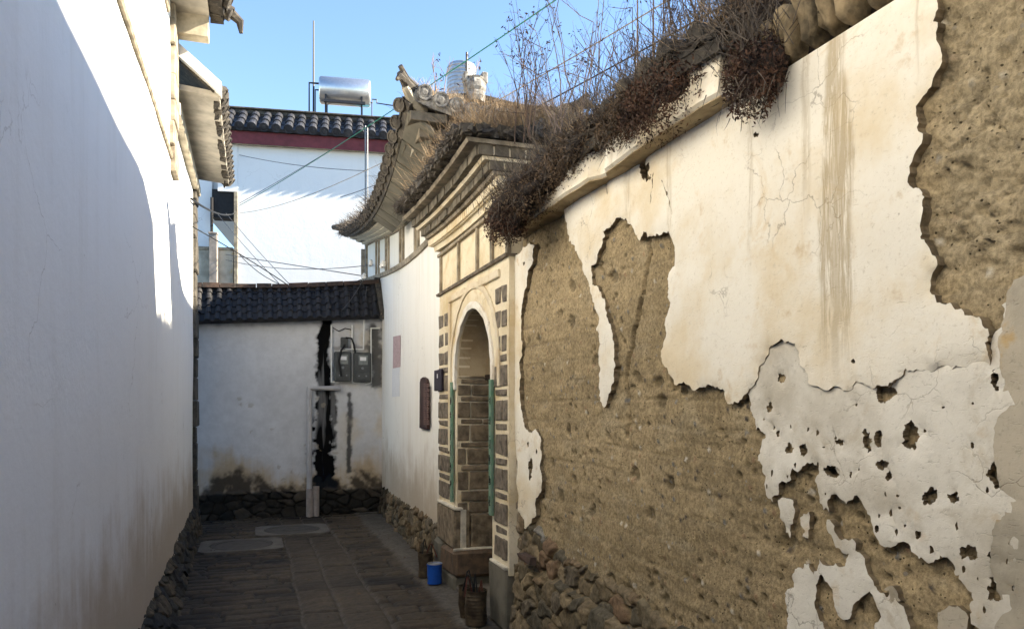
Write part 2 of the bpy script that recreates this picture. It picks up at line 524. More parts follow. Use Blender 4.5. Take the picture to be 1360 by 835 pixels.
simple('straw', (0.40, 0.29, 0.17), c2=(0.18, 0.12, 0.07), scale=7, bump=0)
simple('twig', (0.14, 0.09, 0.06), c2=(0.06, 0.04, 0.03), scale=6, bump=0)
simple('twig_pale', (0.30, 0.22, 0.17), c2=(0.16, 0.11, 0.09), scale=6, bump=0)
simple('grey_grass', (0.14, 0.115, 0.09), c2=(0.05, 0.04, 0.032), scale=9, bump=0)
simple('lichen_tile', (0.36, 0.34, 0.30), c2=(0.08, 0.075, 0.07), scale=24, bump=.6)
simple('blue_plastic', (0.06, 0.28, 0.38), rough=.5)
# ------------------------------------------------------------------ builders
def tile_roof(mb, P, s0, s1, pitch, nseg, r=None, jit=0.006, caps=True, slab=0.05, lift=0.012, mi=0):
    r = r or pitch * 0.29
    def N(s, t):
        e = 1e-3
        n = (P(s + e, t) - P(s - e, t)).cross(P(s, t + e) - P(s, t - e))
        n.normalize()
        return n if n.z > 0 else -n
    ncol = max(1, int(round((s1 - s0) / pitch)))
    pitch = (s1 - s0) / ncol
    m = 6
    for i in range(ncol):
        sc = s0 + pitch * (i + .5)
        ds = random.uniform(-jit, jit)
        for k in range(nseg):
            ta, tb = k / nseg - (0.02 if k == 0 else 0.0), (k + 1) / nseg + 0.02
            jz = random.uniform(-jit, jit) * .6
            js = ds + random.uniform(-jit, jit)
            ra, rb = r * 1.06, r * 0.90
            rings = []
            for (t, rr, lf) in ((ta, ra, lift), (tb, rb, 0)):
                n = N(sc, t)
                rings.append([P(sc + js + rr * math.cos(math.pi * j / m), t) + n * (rr * math.sin(math.pi * j / m) + lf + jz) for j in range(m + 1)])
            vs = rings[0] + rings[1]
            fs = [(j, j + 1, j + m + 2, j + m + 1) for j in range(m)]
            fs.append(tuple(range(m, -1, -1)))
            mb.add(vs, fs, mi)
        if caps:
            n = N(sc, 0); c = P(sc + ds, -0.022); out = (P(sc, 0) - P(sc, 0.05)).normalized()
            sd = n.cross(out).normalized()
            R = r * 1.16
            ring = lambda d, q: [c + out * d + n * (r * .15) + (sd * math.cos(2 * math.pi * j / 12) + n * math.sin(2 * math.pi * j / 12)) * q for j in range(12)]
            mb.sweep([ring(-.03, R), ring(.012, R), ring(.012, R * .78), ring(.004, R * .72), ring(.012, R * .3)], mi=mi)
    for i in range(ncol + 1):
        sc = s0 + pitch * i
        for k in range(nseg):
            ta, tb = k / nseg - (0.012 if k == 0 else 0), (k + 1) / nseg + 0.01
            vs = []
            for (t, lf) in ((ta, .014), (tb, 0), (ta, -.006)):
                for q in (-.5, -.25, 0, .25, .5):
                    s = min(max(sc + q * pitch * .95, s0), s1)
                    n = N(s, t)
                    vs.append(P(s, t) + n * (lf - (0.25 - q * q) * r * 1.1 + random.uniform(-.002, .002)))
            fs = [(j, j + 1, j + 6, j + 5) for j in range(4)] + [(j + 1, j, j + 10, j + 11) for j in range(4)]
            mb.add(vs, fs, mi)
    if slab:
        secs = []
        ns = max(2, int((s1 - s0) / 0.2))
        for i in range(ns + 1):
            s = s0 + (s1 - s0) * i / ns
            row = []
            for t, d in [(0, -.02 - slab), (0, -.02), (.5, -.02), (1, -.02), (1, -.02 - slab), (.5, -.02 - slab)]:
                row.append(P(s, t) + N(s, t) * d)
            secs.append(row)
        mb.sweep(secs, mi=mi)

def jag(pts, closed=True, minlen=0.014, amp=0.16, rnd=None):
    rnd = rnd or random
    pts = [Vector(p) for p in pts]
    if closed: pts = pts + [pts[0]]
    out = [pts[0]]
    def rec(a, b):
        d = b - a; L = d.length
        if L < minlen:
            out.append(b); return
        n = Vector((-d.y, d.x))
        k = 0.5 + rnd.uniform(-.12, .12)
        c = a + d * k + n * rnd.gauss(0, amp) * (0.8 if L > .08 else 1)
        rec(a, c); rec(c, b)
    for a, b in zip(pts[:-1], pts[1:]): rec(a, b)
    return out[:-1] if closed else out

def inside(px, py, loop):
    x = np.array([p[0] for p in loop]); y = np.array([p[1] for p in loop])
    x2, y2 = np.roll(x, -1), np.roll(y, -1)
    c = np.zeros(len(px), bool)
    for a, b, d, e in zip(x, y, x2, y2):
        if b == e: continue
        t = ((b > py) != (e > py)) & (px < (d - a) * (py - b) / (e - b) + a)
        c ^= t
    return c

def sheet(name, loops, x_front, thick, mat, parent=None, grid=0.05, wav=0.004, seed=3, bevel=0.004, xf=None, rim=None):
    """loops in (y, z): loops[0] outline, rest holes; front looks towards -x"""
    co = []; ed = []
    for lp in loops:
        n0 = len(co)
        co += [Vector((p[0], p[1])) for p in lp]
        ed += [(n0 + i, n0 + (i + 1) % len(lp)) for i in range(len(lp))]
    nb = len(co)
    ys = [p[0] for p in loops[0]]; zs = [p[1] for p in loops[0]]
    gy, gz = np.meshgrid(np.arange(min(ys), max(ys), grid), np.arange(min(zs), max(zs), grid))
    rs = np.random.RandomState(seed)
    gy = gy.ravel() + rs.uniform(-.3, .3, gy.size) * grid; gz = gz.ravel() + rs.uniform(-.3, .3, gz.size) * grid
    keep = inside(gy, gz, loops[0])
    for lp in loops[1:]: keep &= ~inside(gy, gz, lp)
    bp = np.array([(p.x, p.y) for p in co])
    idx = np.where(keep)[0]
    for i in idx:
        if ((bp[:, 0] - gy[i]) ** 2 + (bp[:, 1] - gz[i]) ** 2).min() > (grid * .25) ** 2:
            co.append(Vector((gy[i], gz[i])))
    V, E, F, *_ = delaunay_2d_cdt(co, ed, [], 0, 1e-6)
    va = np.array([(p.x, p.y) for p in V])
    cen = np.array([va[list(f)].mean(0) for f in F])
    ok = inside(cen[:, 0], cen[:, 1], loops[0])
    for lp in loops[1:]: ok &= ~inside(cen[:, 0], cen[:, 1], lp)
    F = [tuple(f) for f, k in zip(F, ok) if k]
    cnt = {}
    for f in F:
        for a, b in zip(f, f[1:] + f[:1]):
            cnt[(a, b)] = 1
    border = [(a, b) for (a, b) in cnt if (b, a) not in cnt]
    bset = set(a for e in border for a in e)
    xfun = xf or (lambda y, z: x_front)
    bw = fbm(va[:, 0] * 17, va[:, 1] * 17, seed + 1, 3)
    w = fbm(va[:, 0] * 3.1, va[:, 1] * 3.1, seed, 3) * wav
    mb = MB()
    front = [Vector((xfun(p[0], p[1]) + w[i] + (bevel * (.3 + 3.2 * max(0., bw[i] + .25)) if i in bset else 0), p[0], p[1])) for i, p in enumerate(va)]
    # F seen from -x: (y to the left), orient so that normals look to -x
    faces = []
    for f in F:
        a, b, c = [va[i] for i in f[:3]]
        area = (b[0] - a[0]) * (c[1] - a[1]) - (b[1] - a[1]) * (c[0] - a[0])
        faces.append(f if area < 0 else f[::-1])
    n = len(front); nfront = len(faces)
    back = {}
    vs = list(front)
    for i in bset:
        back[i] = len(vs)
        vs.append(Vector((xfun(va[i][0], va[i][1]) + thick, va[i][0], va[i][1])))
    dup = {}
    for i in bset:
        dup[i] = len(vs); vs.append(front[i])
    for a, b in border:
        faces.append((dup[a], dup[b], back[b], back[a]))
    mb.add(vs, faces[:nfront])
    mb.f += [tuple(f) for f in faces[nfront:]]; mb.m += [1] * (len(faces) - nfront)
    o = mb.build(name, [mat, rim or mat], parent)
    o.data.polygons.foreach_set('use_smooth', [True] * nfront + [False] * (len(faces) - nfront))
    return o

def px(pts, x=1.75):
    out = []
    for u, v in pts:
        p = onX(u, v, x); out.append((p.y, p.z))
    return out

def rubble(U, V, cx, cy, seed, depth, pal, mortar, warp=.25):
    wu = U + warp * cx * fbm(U / cx * .9, V / cy * .9, seed + 5, 3); wv = V + warp * cy * fbm(U / cx * .9 + 7, V / cy * .9, seed + 6, 3)
    f1, f2, idr = worley(wu / cx, wv / cy, seed)
    e = f2 - f1
    body = sstep(0.02, 0.15, e)
    h = depth * (body - 1) + ((idr - .5) * .9 + (((idr * 57) % 1) - .5) * 1.6 * (f1 - .3) + (((idr * 131) % 1) - .5) * ((wu / cx) % 1 - .5) * .9) * depth * body + fbm(U / .05, V / .05, seed + 9, 4) * depth * .28
    pal = np.array(pal); k = idr * len(pal) * .999
    c = pal[np.clip(k.astype(int), 0, len(pal) - 1)]
    c = c * (0.78 + .4 * ((k * 7.3) % 1))[..., None] * (1 + .35 * fbm(U / .06, V / .06, seed + 2, 3))[..., None]
    mo = (1 - sstep(0.03, 0.11, e))[..., None]
    c = c * (1 - mo) + np.array(mortar) * mo
    return h, np.clip(c, .004, 1)

STONE = [(.13, .105, .066), (.17, .132, .08), (.10, .086, .06), (.20, .155, .095), (.14, .115, .08), (.16, .115, .068)]
DARK = [(.055, .05, .042), (.08, .068, .05), (.045, .043, .04), (.10, .08, .055)]

# ================================================================== the ground
gm = MB(); gm.add([(-150, -150, -.06), (150, -150, -.06), (150, 150, -.06), (-150, 150, -.06)], [(0, 1, 2, 3)])
tag(gm.build('ground', M['concrete']), kind='structure')

def paving():
    x = np.arange(-.95, 1.98, .0165); y = np.arange(-1.0, 11.62, .0165)
    X, Y = np.meshgrid(x, y)
    wob = .025 * fbm(X * 2.2, Y * 2.2, 3, 3)
    XX, YY = X + wob, Y + .03 * fbm(X * 2 + 5, Y * 2, 4, 3)
    j = np.full(X.shape, 1.0); sid = np.zeros(X.shape)
    # cross rows, left and right
    def rows(mask, rd, bl, seed, x0):
        row = np.floor(YY / rd); off = _hash(row, row * 0, seed) * bl
        bc = np.floor((XX - x0 + off) / bl)
        dy = np.minimum(YY / rd - row, 1 - (YY / rd - row)) * rd
        fx = (XX - x0 + off) / bl - bc
        dx = np.minimum(fx, 1 - fx) * bl
        return np.minimum(dx, dy), _hash(row, bc, seed + 1)
    dl, il = rows(None, .155, .42, 21, -.8)
    dr, ir = rows(None, .20, .52, 31, .97)
    L = XX < .37; R = XX > .975
    j = np.where(L, dl, np.where(R, dr, 1)); sid = np.where(L, il, np.where(R, ir, 0))
    for (a, b, ln, sd) in ((.37, .66, .78, 41), (.66, .975, .92, 51)):
        m = (XX >= a) & (XX < b)
        r = np.floor((YY + sd * .1) / ln); fr = (YY + sd * .1) / ln - r
        d = np.minimum(np.minimum(fr, 1 - fr) * ln, np.minimum(XX - a, b - XX))
        j = np.where(m, d, j); sid = np.where(m, _hash(r, r * 0, sd), sid)
    for xx in (.37, .66, .975):
        j = np.minimum(j, np.abs(XX - xx))
    body = sstep(.004, .016, j)
    edgew = sstep(.0, .07, j)
    h = -.020 * (1 - body) + (sid - .5) * .020 + fbm(X * 9, Y * 14, 8, 4) * .010 - .005 * (1 - edgew)
    streak = fbm(X * 3, Y * 22, 12, 3)
    c0 = np.array((.022, .017, .012)); c1 = np.array((.092, .064, .037)); c2 = np.array((.08, .06, .042))
    k = np.clip(sid + .35 * fbm(X * 4, Y * 4, 15, 3), 0, 1)[..., None]
    c = c0 * (1 - k) + c1 * k
    mid = ((XX > .37) & (XX < .975))[..., None]
    c = np.where(mid, c * .55 + c2 * .55, c)
    c = c * .5 * (1 + .5 * streak)[..., None]
    dust = sstep(-.1, .45, fbm(X * 1.3, Y * 1.3, 18, 4) + .6 * sstep(.9, 1.6, X))[..., None]
    c = c * (1 - .45 * dust) + np.array((.105, .08, .05)) * .45 * dust
    lightj = ((np.abs(XX - .37) < .02) | (np.abs(XX - .66) < .018) | (np.abs(XX - .975) < .02))[..., None]
    mo = (1 - body)[..., None]
    mc = np.where(lightj, np.array((.088, .075, .058)), np.array((.02, .017, .014)))
    c = c * (1 - mo) + mc * mo
    # grey cement strip along the right wall, dark drain line at the back
    cs = sstep(1.42, 1.5, X + .05 * fbm(X * 3, Y * 3, 23, 3))[..., None]
    c = c * (1 - cs) + np.array((.10, .088, .07)) * (1 + .3 * fbm(X * 5, Y * 5, 27, 3))[..., None] * cs
    h = h * (1 - cs[..., 0]) + cs[..., 0] * (.012 + .012 * fbm(X * 5, Y * 5, 28, 3))
    gut = (1 - sstep(.0, .10, np.abs(Y - 11.33)))
    h = h - .03 * gut
    c = c * (1 - .6 * gut)[..., None]
    tag(grid_obj('paving', np.stack([X, Y, h], -1), M['paving'], cols=c), kind='structure')
paving()

# ================================================================== big house on the left
XL = -.673
h1 = thing('white_house', 'tall whitewashed house wall filling the left side of the alley, with rubble plinth', 'house', (XL - 1.4, 2, 0))
b = MB(); b.box((-3.6, -10, 0), (XL - .03, 7.48, 5.12))
b.build('wall_body', M['whitewash'], h1)
y = np.arange(-10, 7.5001, .05); z = np.arange(.1, 5.15, .05)
Y, Z = np.meshgrid(y, z)
P = np.stack([XL - .004 + .012 * fbm(Y * .7, Z * .7, 2, 3) + .004 * fbm(Y * 3, Z * 3, 5, 2), Y, Z], -1)
grid_obj('wall', P, M['whitewash'], h1)
def molding(name, parent, y0, y1, zc, hh, pr, mat, xb):
    mb = MB(); n = int((y1 - y0) / .12)
    secs = []
    for i in range(n + 1):
        yy = y0 + (y1 - y0) * i / n; w = random.uniform(-.004, .004)
        secs.append([(xb - .02, yy, zc - hh / 2 + w), (xb + pr * .6, yy, zc - hh / 2 + w), (xb + pr, yy, zc + w * 2), (xb + pr * .8, yy, zc + hh / 2 + w), (xb - .02, yy, zc + hh / 2 + w)])
    mb.sweep(secs)
    return mb.build(name, mat, parent)
molding('moulding', h1, -4, 7.2, 3.78, .04, .022, M['trim'], XL)
molding('moulding', h1, -4, 6.9, 4.92, .05, .025, M['trim'], XL)
c = MB()
zz = 3.66
while zz < 5.1:                       # rough stone strip at the upper corner
    d = random.uniform(.16, .3)
    c.box((XL - .1, 7.16 + random.uniform(-.04, .03), zz), (XL + .03 + random.uniform(0, .012), 7.5 + random.uniform(0, .01), min(zz + d - .006, 5.13)), bev=.008)
    zz += d
c.build('corner_strip', M['trim'], h1)
# plinth of rubble, leaning out towards the camera
def left_plinth(parent, y0, y1):
    yy = np.arange(y0, y1, .016); tt = np.linspace(0, 1, 40)
    Yg, T = np.meshgrid(yy, tt)
    near = np.clip((10.5 - Yg) / 5.5, 0, 1.15)
    top = .38 - .17 * near
    out = .03 + .17 * near
    Zp = -.04 + T * (top + .04)
    hh, cc = rubble(Yg, Zp, .17, .10, 61, .035, DARK, (.05, .045, .036))
    topround = sstep(.82, 1.0, T)
    X = XL + .02 + out * (1 - T) ** 1.3 + hh - .03 * topround
    Zp = Zp + .03 * fbm(Yg * 6, Yg * 0 + 3, 66, 3) * T
    Pq = np.stack([X, Yg, Zp], -1)
    cap = Pq[-1:].copy(); cap[..., 0] = XL - .05; cap[..., 2] += .012
    Pq = np.concatenate([Pq, cap], 0); cc = np.concatenate([cc, cc[-1:]], 0)
    grid_obj('plinth', Pq, M['rubble'], parent, cols=cc)
left_plinth(h1, -1, 7.48)
# eave high up, with tiles
e = MB()
e.box((XL - .2, -4, 5.14), (-.37, 7.36, 5.20))
e.build('soffit', M['soffit'], h1)
e = MB()
e.box((XL - .1, 7.36, 4.95), (-.375, 7.50, 5.215), bev=.006)
e.build('eave_block', M['soffit_cream'], h1)
e = MB()
def P1(s, t): return Vector((-.23 - 1.5 * t, s, 5.25 + .75 * t))
tile_roof(e, P1, -4, 7.55, .21, 6, jit=.012)
for k in range(60):
    yy = random.uniform(1, 7.5)
    e.box((-.37 + random.uniform(-.01, .01), yy, 5.17), (-.25 + random.uniform(-.03, .02), yy + random.uniform(.05, .14), 5.25 + random.uniform(-.02, .02)), jit=.008)
e.tube([(-.3, 7.45, 5.27), (-.19, 7.52, 5.28), (-.11, 7.56, 5.23), (-.10, 7.57, 5.13)], [.055, .05, .04, .018], 7)
e.build('roof', M['tile_old'], h1)

# ================================================================== lower house behind it
h2 = thing('white_house', 'lower whitewashed house on the left with a white gable edge and dark stone corner', 'house', (XL - 1.4, 9, 0))
b = MB(); b.box((-3.6, 7.52, 0), (XL - .05, 10.5, 4.5))
b.build('wall_body', M['whitewash'], h2)
Y, Z = np.meshgrid(np.arange(7.5, 10.08, .05), np.arange(.1, 4.52, .05))
grid_obj('wall', np.stack([XL - .02 + .010 * fbm(Y * .9, Z * .9, 22, 3), Y, Z], -1), M['whitewash'], h2)
q = MB(); zz = .3
while zz < 4.45:
    d = random.uniform(.18, .34); w = random.choice([.30, .46])
    q.box((XL - .25, 10.52 - w, zz), (XL + .002 + random.uniform(0, .022), 10.54 + random.uniform(-.01, .01), zz + d - .008), bev=.012, jit=.006)
    zz += d
q.build('quoins', M['quoin'], h2)
left_plinth(h2, 7.5, 10.54)
e = MB()
ze = 4.52
e.hexa([(XL - .5, 7.58, ze + .05), (-.29, 7.58, ze - .02), (-.29, 10.5, ze - .02), (XL - .5, 10.5, ze + .05),
        (XL - .5, 7.58, ze + .11), (-.29, 7.58, ze + .03), (-.29, 10.5, ze + .03), (XL - .5, 10.5, ze + .11)])
e.build('soffit', M['soffit'], h2)
e = MB()
sl_ = .34 / .41
def rk(x, d): return ze + .05 + (-.27 - x) * sl_ + d
e.hexa([(-1.6, 7.48, rk(-1.6, -.09)), (-.27, 7.48, rk(-.27, -.07)), (-.27, 7.60, rk(-.27, -.07)), (-1.6, 7.60, rk(-1.6, -.09)),
        (-1.6, 7.48, rk(-1.6, .05)), (-.27, 7.48, rk(-.27, .04)), (-.27, 7.60, rk(-.27, .04)), (-1.6, 7.60, rk(-1.6, .05))])
e.build('bargeboard', M['white_paint'], h2)
e = MB()
e.box((XL - .09, 7.55, 4.28), (XL + .05, 10.4, 4.40), bev=.008)
e.build('moulding', M['soffit_cream'], h2)
e = MB()
def P2(s, t): return Vector((-.30 - 1.4 * t, s, ze + .07 + 1.4 * sl_ * t))
tile_roof(e, P2, 7.56, 10.75, .2, 6, jit=.014)
for k in range(34):
    yy = random.uniform(7.6, 10.6)
    e.box((-.35 + random.uniform(-.01, .01), yy, ze - .04), (-.30 + random.uniform(-.03, .02), yy + random.uniform(.05, .14), ze + .06 + random.uniform(-.02, .02)), jit=.01)
e.build('roof', M['tile_old'], h2)

# ================================================================== wall closing the alley
YB = 11.5
bw = thing('courtyard_wall', 'stained white wall with a dark tiled coping that closes the end of the alley', 'wall', (.5, YB + .15, 0))
def eave_b(x): return 2.80 + .17 * (x + .7) / 2.55
xs = np.arange(-1.6, 1.90, .0125); zs = np.arange(-.03, 3.0, .0125)
X, Z = np.meshgrid(xs, zs)
Zc = np.minimum(Z, eave_b(X))
# stains traced on the wall (x, z)
def pb(pts): return [(onY(u, v, YB).x, onY(u, v, YB).z) for u, v in pts]
wh = np.array((.57, .575, .585)); col = np.ones(X.shape + (3,)) * wh
col = col * (1 - .10 * sstep(-.1, .5, fbm(X * 1.1, Z * 1.1, 71, 4)))[..., None]
def blend(col, m, c): return col * (1 - m[..., None]) + np.array(c) * m[..., None]
nz = fbm(X * 3, Z * 3, 73, 5); nf = fbm(X * 11, Z * 11, 74, 5); ns = fbm(X * 14, Z * 1.2, 79, 4)
ochre = sstep(.95, .45, Z + .45 * nz + .22 * ns) * .8
col = blend(col, ochre, (.42, .30, .15))
right = sstep(1.0, 1.5, X)
col = blend(col, right * sstep(0, .5, nz + .15) * .5, (.52, .42, .27))
col = blend(col, sstep(.62, .45, Z + .28 * nz + .15 * nf) * .92, (.045, .036, .028))
base = sstep(.44, .38, Z + .10 * nf + .06 * nz - .12 * right)
base2 = sstep(.40, .3, Z)
tarpts = pb([(434, 422), (431, 445), (429, 470), (430, 500), (431, 520), (430, 560), (428, 600), (431, 645)])
d = seg_dist(X, Z, tarpts)
wid = np.interp(Z, [.4, .9, 1.5, 2.0, 2.9], [.20, .23, .20, .13, .09])
tar = sstep(1.08, .62, d / wid + .5 * nf + .3 * nz + .35 * ns) * (.80 + .35 * sstep(-.3, .2, ns))
tar = tar * (1 - .9 * sstep(.28, .40, nf + .25 * sstep(2.2, .9, Z)) * sstep(2.0, 1.7, Z) * sstep(.3, .8, d / wid))
col = blend(col, tar, (.016, .016, .017))
d2 = seg_dist(X, Z, pb([(464, 525), (464, 570), (463, 625)]))
col = blend(col, sstep(1.0, .3, d2 / .055 + .7 * nf) * sstep(-.35, .2, fbm(X * 3, Z * 2.4, 77, 3) + .1) * .9, (.04, .04, .04))
d3 = seg_dist(X, Z, pb([(500, 440), (499, 480), (500, 505)]))
col = blend(col, sstep(1.0, .25, d3 / .16 + .8 * nf) * .9, (.06, .058, .055))
d4 = seg_dist(X, Z, pb([(445, 462), (495, 462)]))
col = blend(col, sstep(1.0, .3, d4 / .05 + .9 * nf) * .6, (.12, .11, .10))
col = blend(col, sstep(.33, .40, nf) * sstep(.2, .4, nz) * .5, (.3, .26, .2))
col = col * (1 - .45 * sstep(.10, .0, eave_b(X) - Z + .05 * nf))[..., None]  # wall colour gets darker just below the eave
rh, rc = rubble(X, Z, .20, .12, 83, .04, [(.03, .027, .022), (.02, .019, .016), (.05, .042, .032)], (.014, .012, .01))
bb = sstep(.40, .36, Z + .05 * nz)
col = col * (1 - (bb * .95)[..., None]) + rc * (bb * .95)[..., None]
depth = -.002 * nz - .02 * tar * 0 + bb * .03 + rh * bb
depth += (.012 * sstep(.3, .9, tar) * (nf + .4))
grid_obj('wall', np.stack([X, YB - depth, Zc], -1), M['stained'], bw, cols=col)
b = MB(); b.box((-1.62, YB + .045, -.05), (1.88, YB + .32, 2.78)); b.build('wall_body', M['concrete'], bw)
r = MB()
def PB(s, t): return Vector((s, YB - .22 + .40 * t, eave_b(s) - .01 + .04 * math.sin((s + .7) * 1.2) * t + t * (.46 + .05 * (abs(s - .5)) ** 1.5)))
tile_roof(r, PB, -1.62, 1.82, .135, 5, jit=.008, caps=False, slab=.05)
def PB2(s, t): return Vector((s, YB + .58 - .40 * t, eave_b(s) - .01 + .04 * math.sin((s + .7) * 1.2) * t + t * (.46 + .05 * (abs(s - .5)) ** 1.5)))
tile_roof(r, PB2, -1.62, 1.82, .135, 3, jit=.008, caps=False, slab=.05)
r.build('tile_coping', M['tile_black'], bw)
r = MB(); xx = -1.6
while xx < 1.78:
    d = random.uniform(.2, .3)
    p0, p1 = PB(xx, 1), PB(xx + d, 1); w = random.uniform(-.008, .008)
    r.hexa([(xx, YB + .10, p0.z - .01), (xx + d - .01, YB + .10, p1.z - .01), (xx + d - .01, YB + .26, p1.z - .01), (xx, YB + .26, p0.z - .01),
            (xx, YB + .11, p0.z + .055 + w), (xx + d - .01, YB + .11, p1.z + .055 + w), (xx + d - .01, YB + .25, p1.z + .055 + w), (xx, YB + .25, p0.z + .055 + w)])
    xx += d
simple('ridge_brown', (0.09, 0.055, 0.04), c2=(.03, .025, .022), scale=8, bump=.6)
r.build('ridge', M['ridge_brown'], bw)
r = MB(); a, b2 = PB(1.80, 0), PB(1.80, 1)
r.hexa([a + Vector((0, -.02, -.05)), a + Vector((.07, -.02, -.05)), b2 + Vector((.07, 0, -.05)), b2 + Vector((-.02, 0, -.05)),
        a + Vector((0, -.02, .09)), a + Vector((.07, -.02, .09)), b2 + Vector((.07, 0, .10)), b2 + Vector((-.02, 0, .10))])
r.build('verge', M['tile_old'], bw)
# small cemented hump at the foot of the wall, right
# ================================================================== hall with the white wall on the right
hall = thing('tiled_hall', 'white walled hall with a swooping grey tiled upper roof, behind the arched gateway', 'building', (2.4, 10, 0))
fb_pts = [onHall(u, v) for u, v in ((482, 374), (505, 367), (530, 354), (555, 336), (575, 319))]
ft_pts = [onHall(u, v) for u, v in ((479, 333), (492, 324), (513, 310), (539, 296))]
FBc = np.polyfit([p.y for p in fb_pts] + [6.9], [p.z for p in fb_pts] + [3.34], 3)
FTc = np.polyfit([p.y for p in ft_pts] + [8.0, 6.9], [p.z for p in ft_pts] + [3.80, 3.92], 3)
def fbz(y): return float(np.polyval(FBc, y))
def ftz(y): return float(np.polyval(FTc, y))
ev = [(6.55, 4.33), (7.0, 4.17), (7.4, 4.05), (8.4, 3.93), (9.3, 3.98), (10.3, 4.10), (11.5, 4.27), (12.2, 4.40), (13.4, 4.66)]
EVc = np.polyfit([p[0] for p in ev], [p[1] for p in ev], 4)
def evz(y): return float(np.polyval(EVc, y))
YE = 13.5
yy = np.arange(7.02, YE + .01, .04); tt = np.linspace(0, 1, 90)
Yg, T = np.meshgrid(yy, tt)
FBv = np.polyval(FBc, Yg); Zg = .36 + T * (FBv - .36)
Xg = HX0 + HK * (Yg - 7) + .008 * fbm(Yg * 1.2, Zg * 1.2, 91, 3)
grid_obj('wall', np.stack([Xg, Yg, Zg], -1), M['hall_white'], hall)
b = MB(); b.hexa([(1.80, 7.04, 0), (3.0, 7.04, 0), (3.2, YE, 0), (2.0, YE, 0), (1.80, 7.04, 3.95), (3.0, 7.04, 3.95), (3.2, YE, 4.2), (2.0, YE, 4.2)])
b.build('wall_body', M['hall_white'], hall)
# plinth
yy = np.arange(7.04, 11.62, .014); tt = np.linspace(0, 1, 38)
Yg, T = np.meshgrid(yy, tt)
top = np.interp(Yg, [7, 11.5], [.50, .42]) + .05 * fbm(Yg * 5, Yg * 0, 94, 3)
Zg = -.03 + T * (top + .03)
hh, cc = rubble(Yg, Zg, .16, .13, 95, .045, STONE, (.06, .05, .036))
far_dark = sstep(10.4, 11.3, Yg + .4 * fbm(Yg * 5, Zg * 5, 97, 3))[..., None]
cc = cc * (1 - .75 * far_dark)  # stones get darker towards the far corner
Xg = HX0 + HK * (Yg - 7) - .02 - .05 * (1 - T) - hh + .05 * sstep(.85, 1, T)
Pq = np.stack([Xg, Yg, Zg], -1); cap = Pq[-1:].copy(); cap[..., 0] += .12; cap[..., 2] += .01
grid_obj('plinth', np.concatenate([Pq, cap], 0), M['rubble'], hall, cols=np.concatenate([cc, cc[-1:]], 0))

def strip(mb, y0, y1, zf, z0, z1, p0, p1, n=40, mi=0, xf=hx, base=.06):
    """long strip along the wall: bottom offset z0, top z1 over curve zf; sticks out p0 (bottom) p1 (top)"""
    secs = []
    for i in range(n + 1):
        y = y0 + (y1 - y0) * i / n; x = xf(y); z = zf(y)
        secs.append([(x + base, y, z + z0), (x - p0, y, z + z0), (x - p1, y, z + z1), (x + base, y, z + z1)])
    mb.sweep(secs, mi=mi)
def blocks(mb, y0, y1, zf, z0, z1, p, ln, gap=.012, mi=0, xf=hx, base=.06, jit=.006):
    y = y0
    while y < y1 - .02:
        d = min(ln * random.uniform(.85, 1.15), y1 - y)
        a, b_ = y + gap / 2, y + d - gap / 2
        pr = p + random.uniform(-jit, jit); dz = random.uniform(-jit, jit) * .5
        mb.hexa([(xf(a) - pr, a, zf(a) + z0 + dz), (xf(b_) - pr, b_, zf(b_) + z0 + dz), (xf(b_) + base, b_, zf(b_) + z0), (xf(a) + base, a, zf(a) + z0),
                 (xf(a) - pr, a, zf(a) + z1 + dz), (xf(b_) - pr, b_, zf(b_) + z1 + dz), (xf(b_) + base, b_, zf(b_) + z1), (xf(a) + base, a, zf(a) + z1)], mi)
        y += d
# frieze
f = MB()
secs = []
for i in range(60):
    y = 7.02 + (YE - 7.02) * i / 59; x = hx(y)
    secs.append([(x + .08, y, fbz(y)), (x + .008, y, fbz(y)), (x + .008, y, ftz(y)), (x + .08, y, ftz(y))])
f.sweep(secs)
f.build('frieze', M['hall_white'], hall)
f = MB()
strip(f, 7.02, YE, fbz, -.03, .03, .03, .035)
strip(f, 7.02, YE, ftz, -.03, .015, .02, .03)
for u in (481, 487, 500, 503.5, 513, 516.5, 532, 536, 552, 556):
    p = onHall(u, 350); y = p.y; w = .03
    f.hexa([(hx(y) - .018, y - w, fbz(y)), (hx(y) - .018, y + w, fbz(y)), (hx(y) + .05, y + w, fbz(y)), (hx(y) + .05, y - w, fbz(y)),
            (hx(y) - .018, y - w, ftz(y)), (hx(y) - .018, y + w, ftz(y)), (hx(y) + .05, y + w, ftz(y)), (hx(y) + .05, y - w, ftz(y))])
f.build('frieze_frame', M['trim'], hall)
# cornice steps: between frieze top and eave
def midz(k):
    return lambda y: ftz(y) + (evz(y) - .05 - ftz(y)) * k
c = MB()
NC = 7
for k in range(NC):
    za, zb = midz(k / NC), midz((k + 1) / NC)
    p = .06 + .36 * (k + 1) / NC
    hh = .075
    if k in (0, 2, 4):
        strip(c, 6.98, YE, za, -.012, .035, p - .02, p, mi=1, base=.12 + p)
    blocks(c, 6.98, YE, za, .0 if k not in (0, 2, 4) else .03, hh, p, .16 if k % 2 else .24, mi=0, base=.12 + p)
# end return, facing the camera
def rz(x): return 4.17 + .16 * ((x - 2.1) / .85) ** 2
for k in range(4):
    z0 = 3.86 + .085 * k; yb = 7.0 - .10 * (k + 1)
    xw = 1.72 - .10 * (k + 1)
    x = xw
    while x < 2.95:
        d = min(random.uniform(.2, .42), 2.97 - x)
        dz = rz(x + d / 2) - 4.22
        c.box((x + .005, yb, z0 + dz), (x + d - .005, 7.12, z0 + .08 + dz), bev=.004)
        x += d
c.build('cornice', [M['cornice_brick'], M['mortar']], hall)
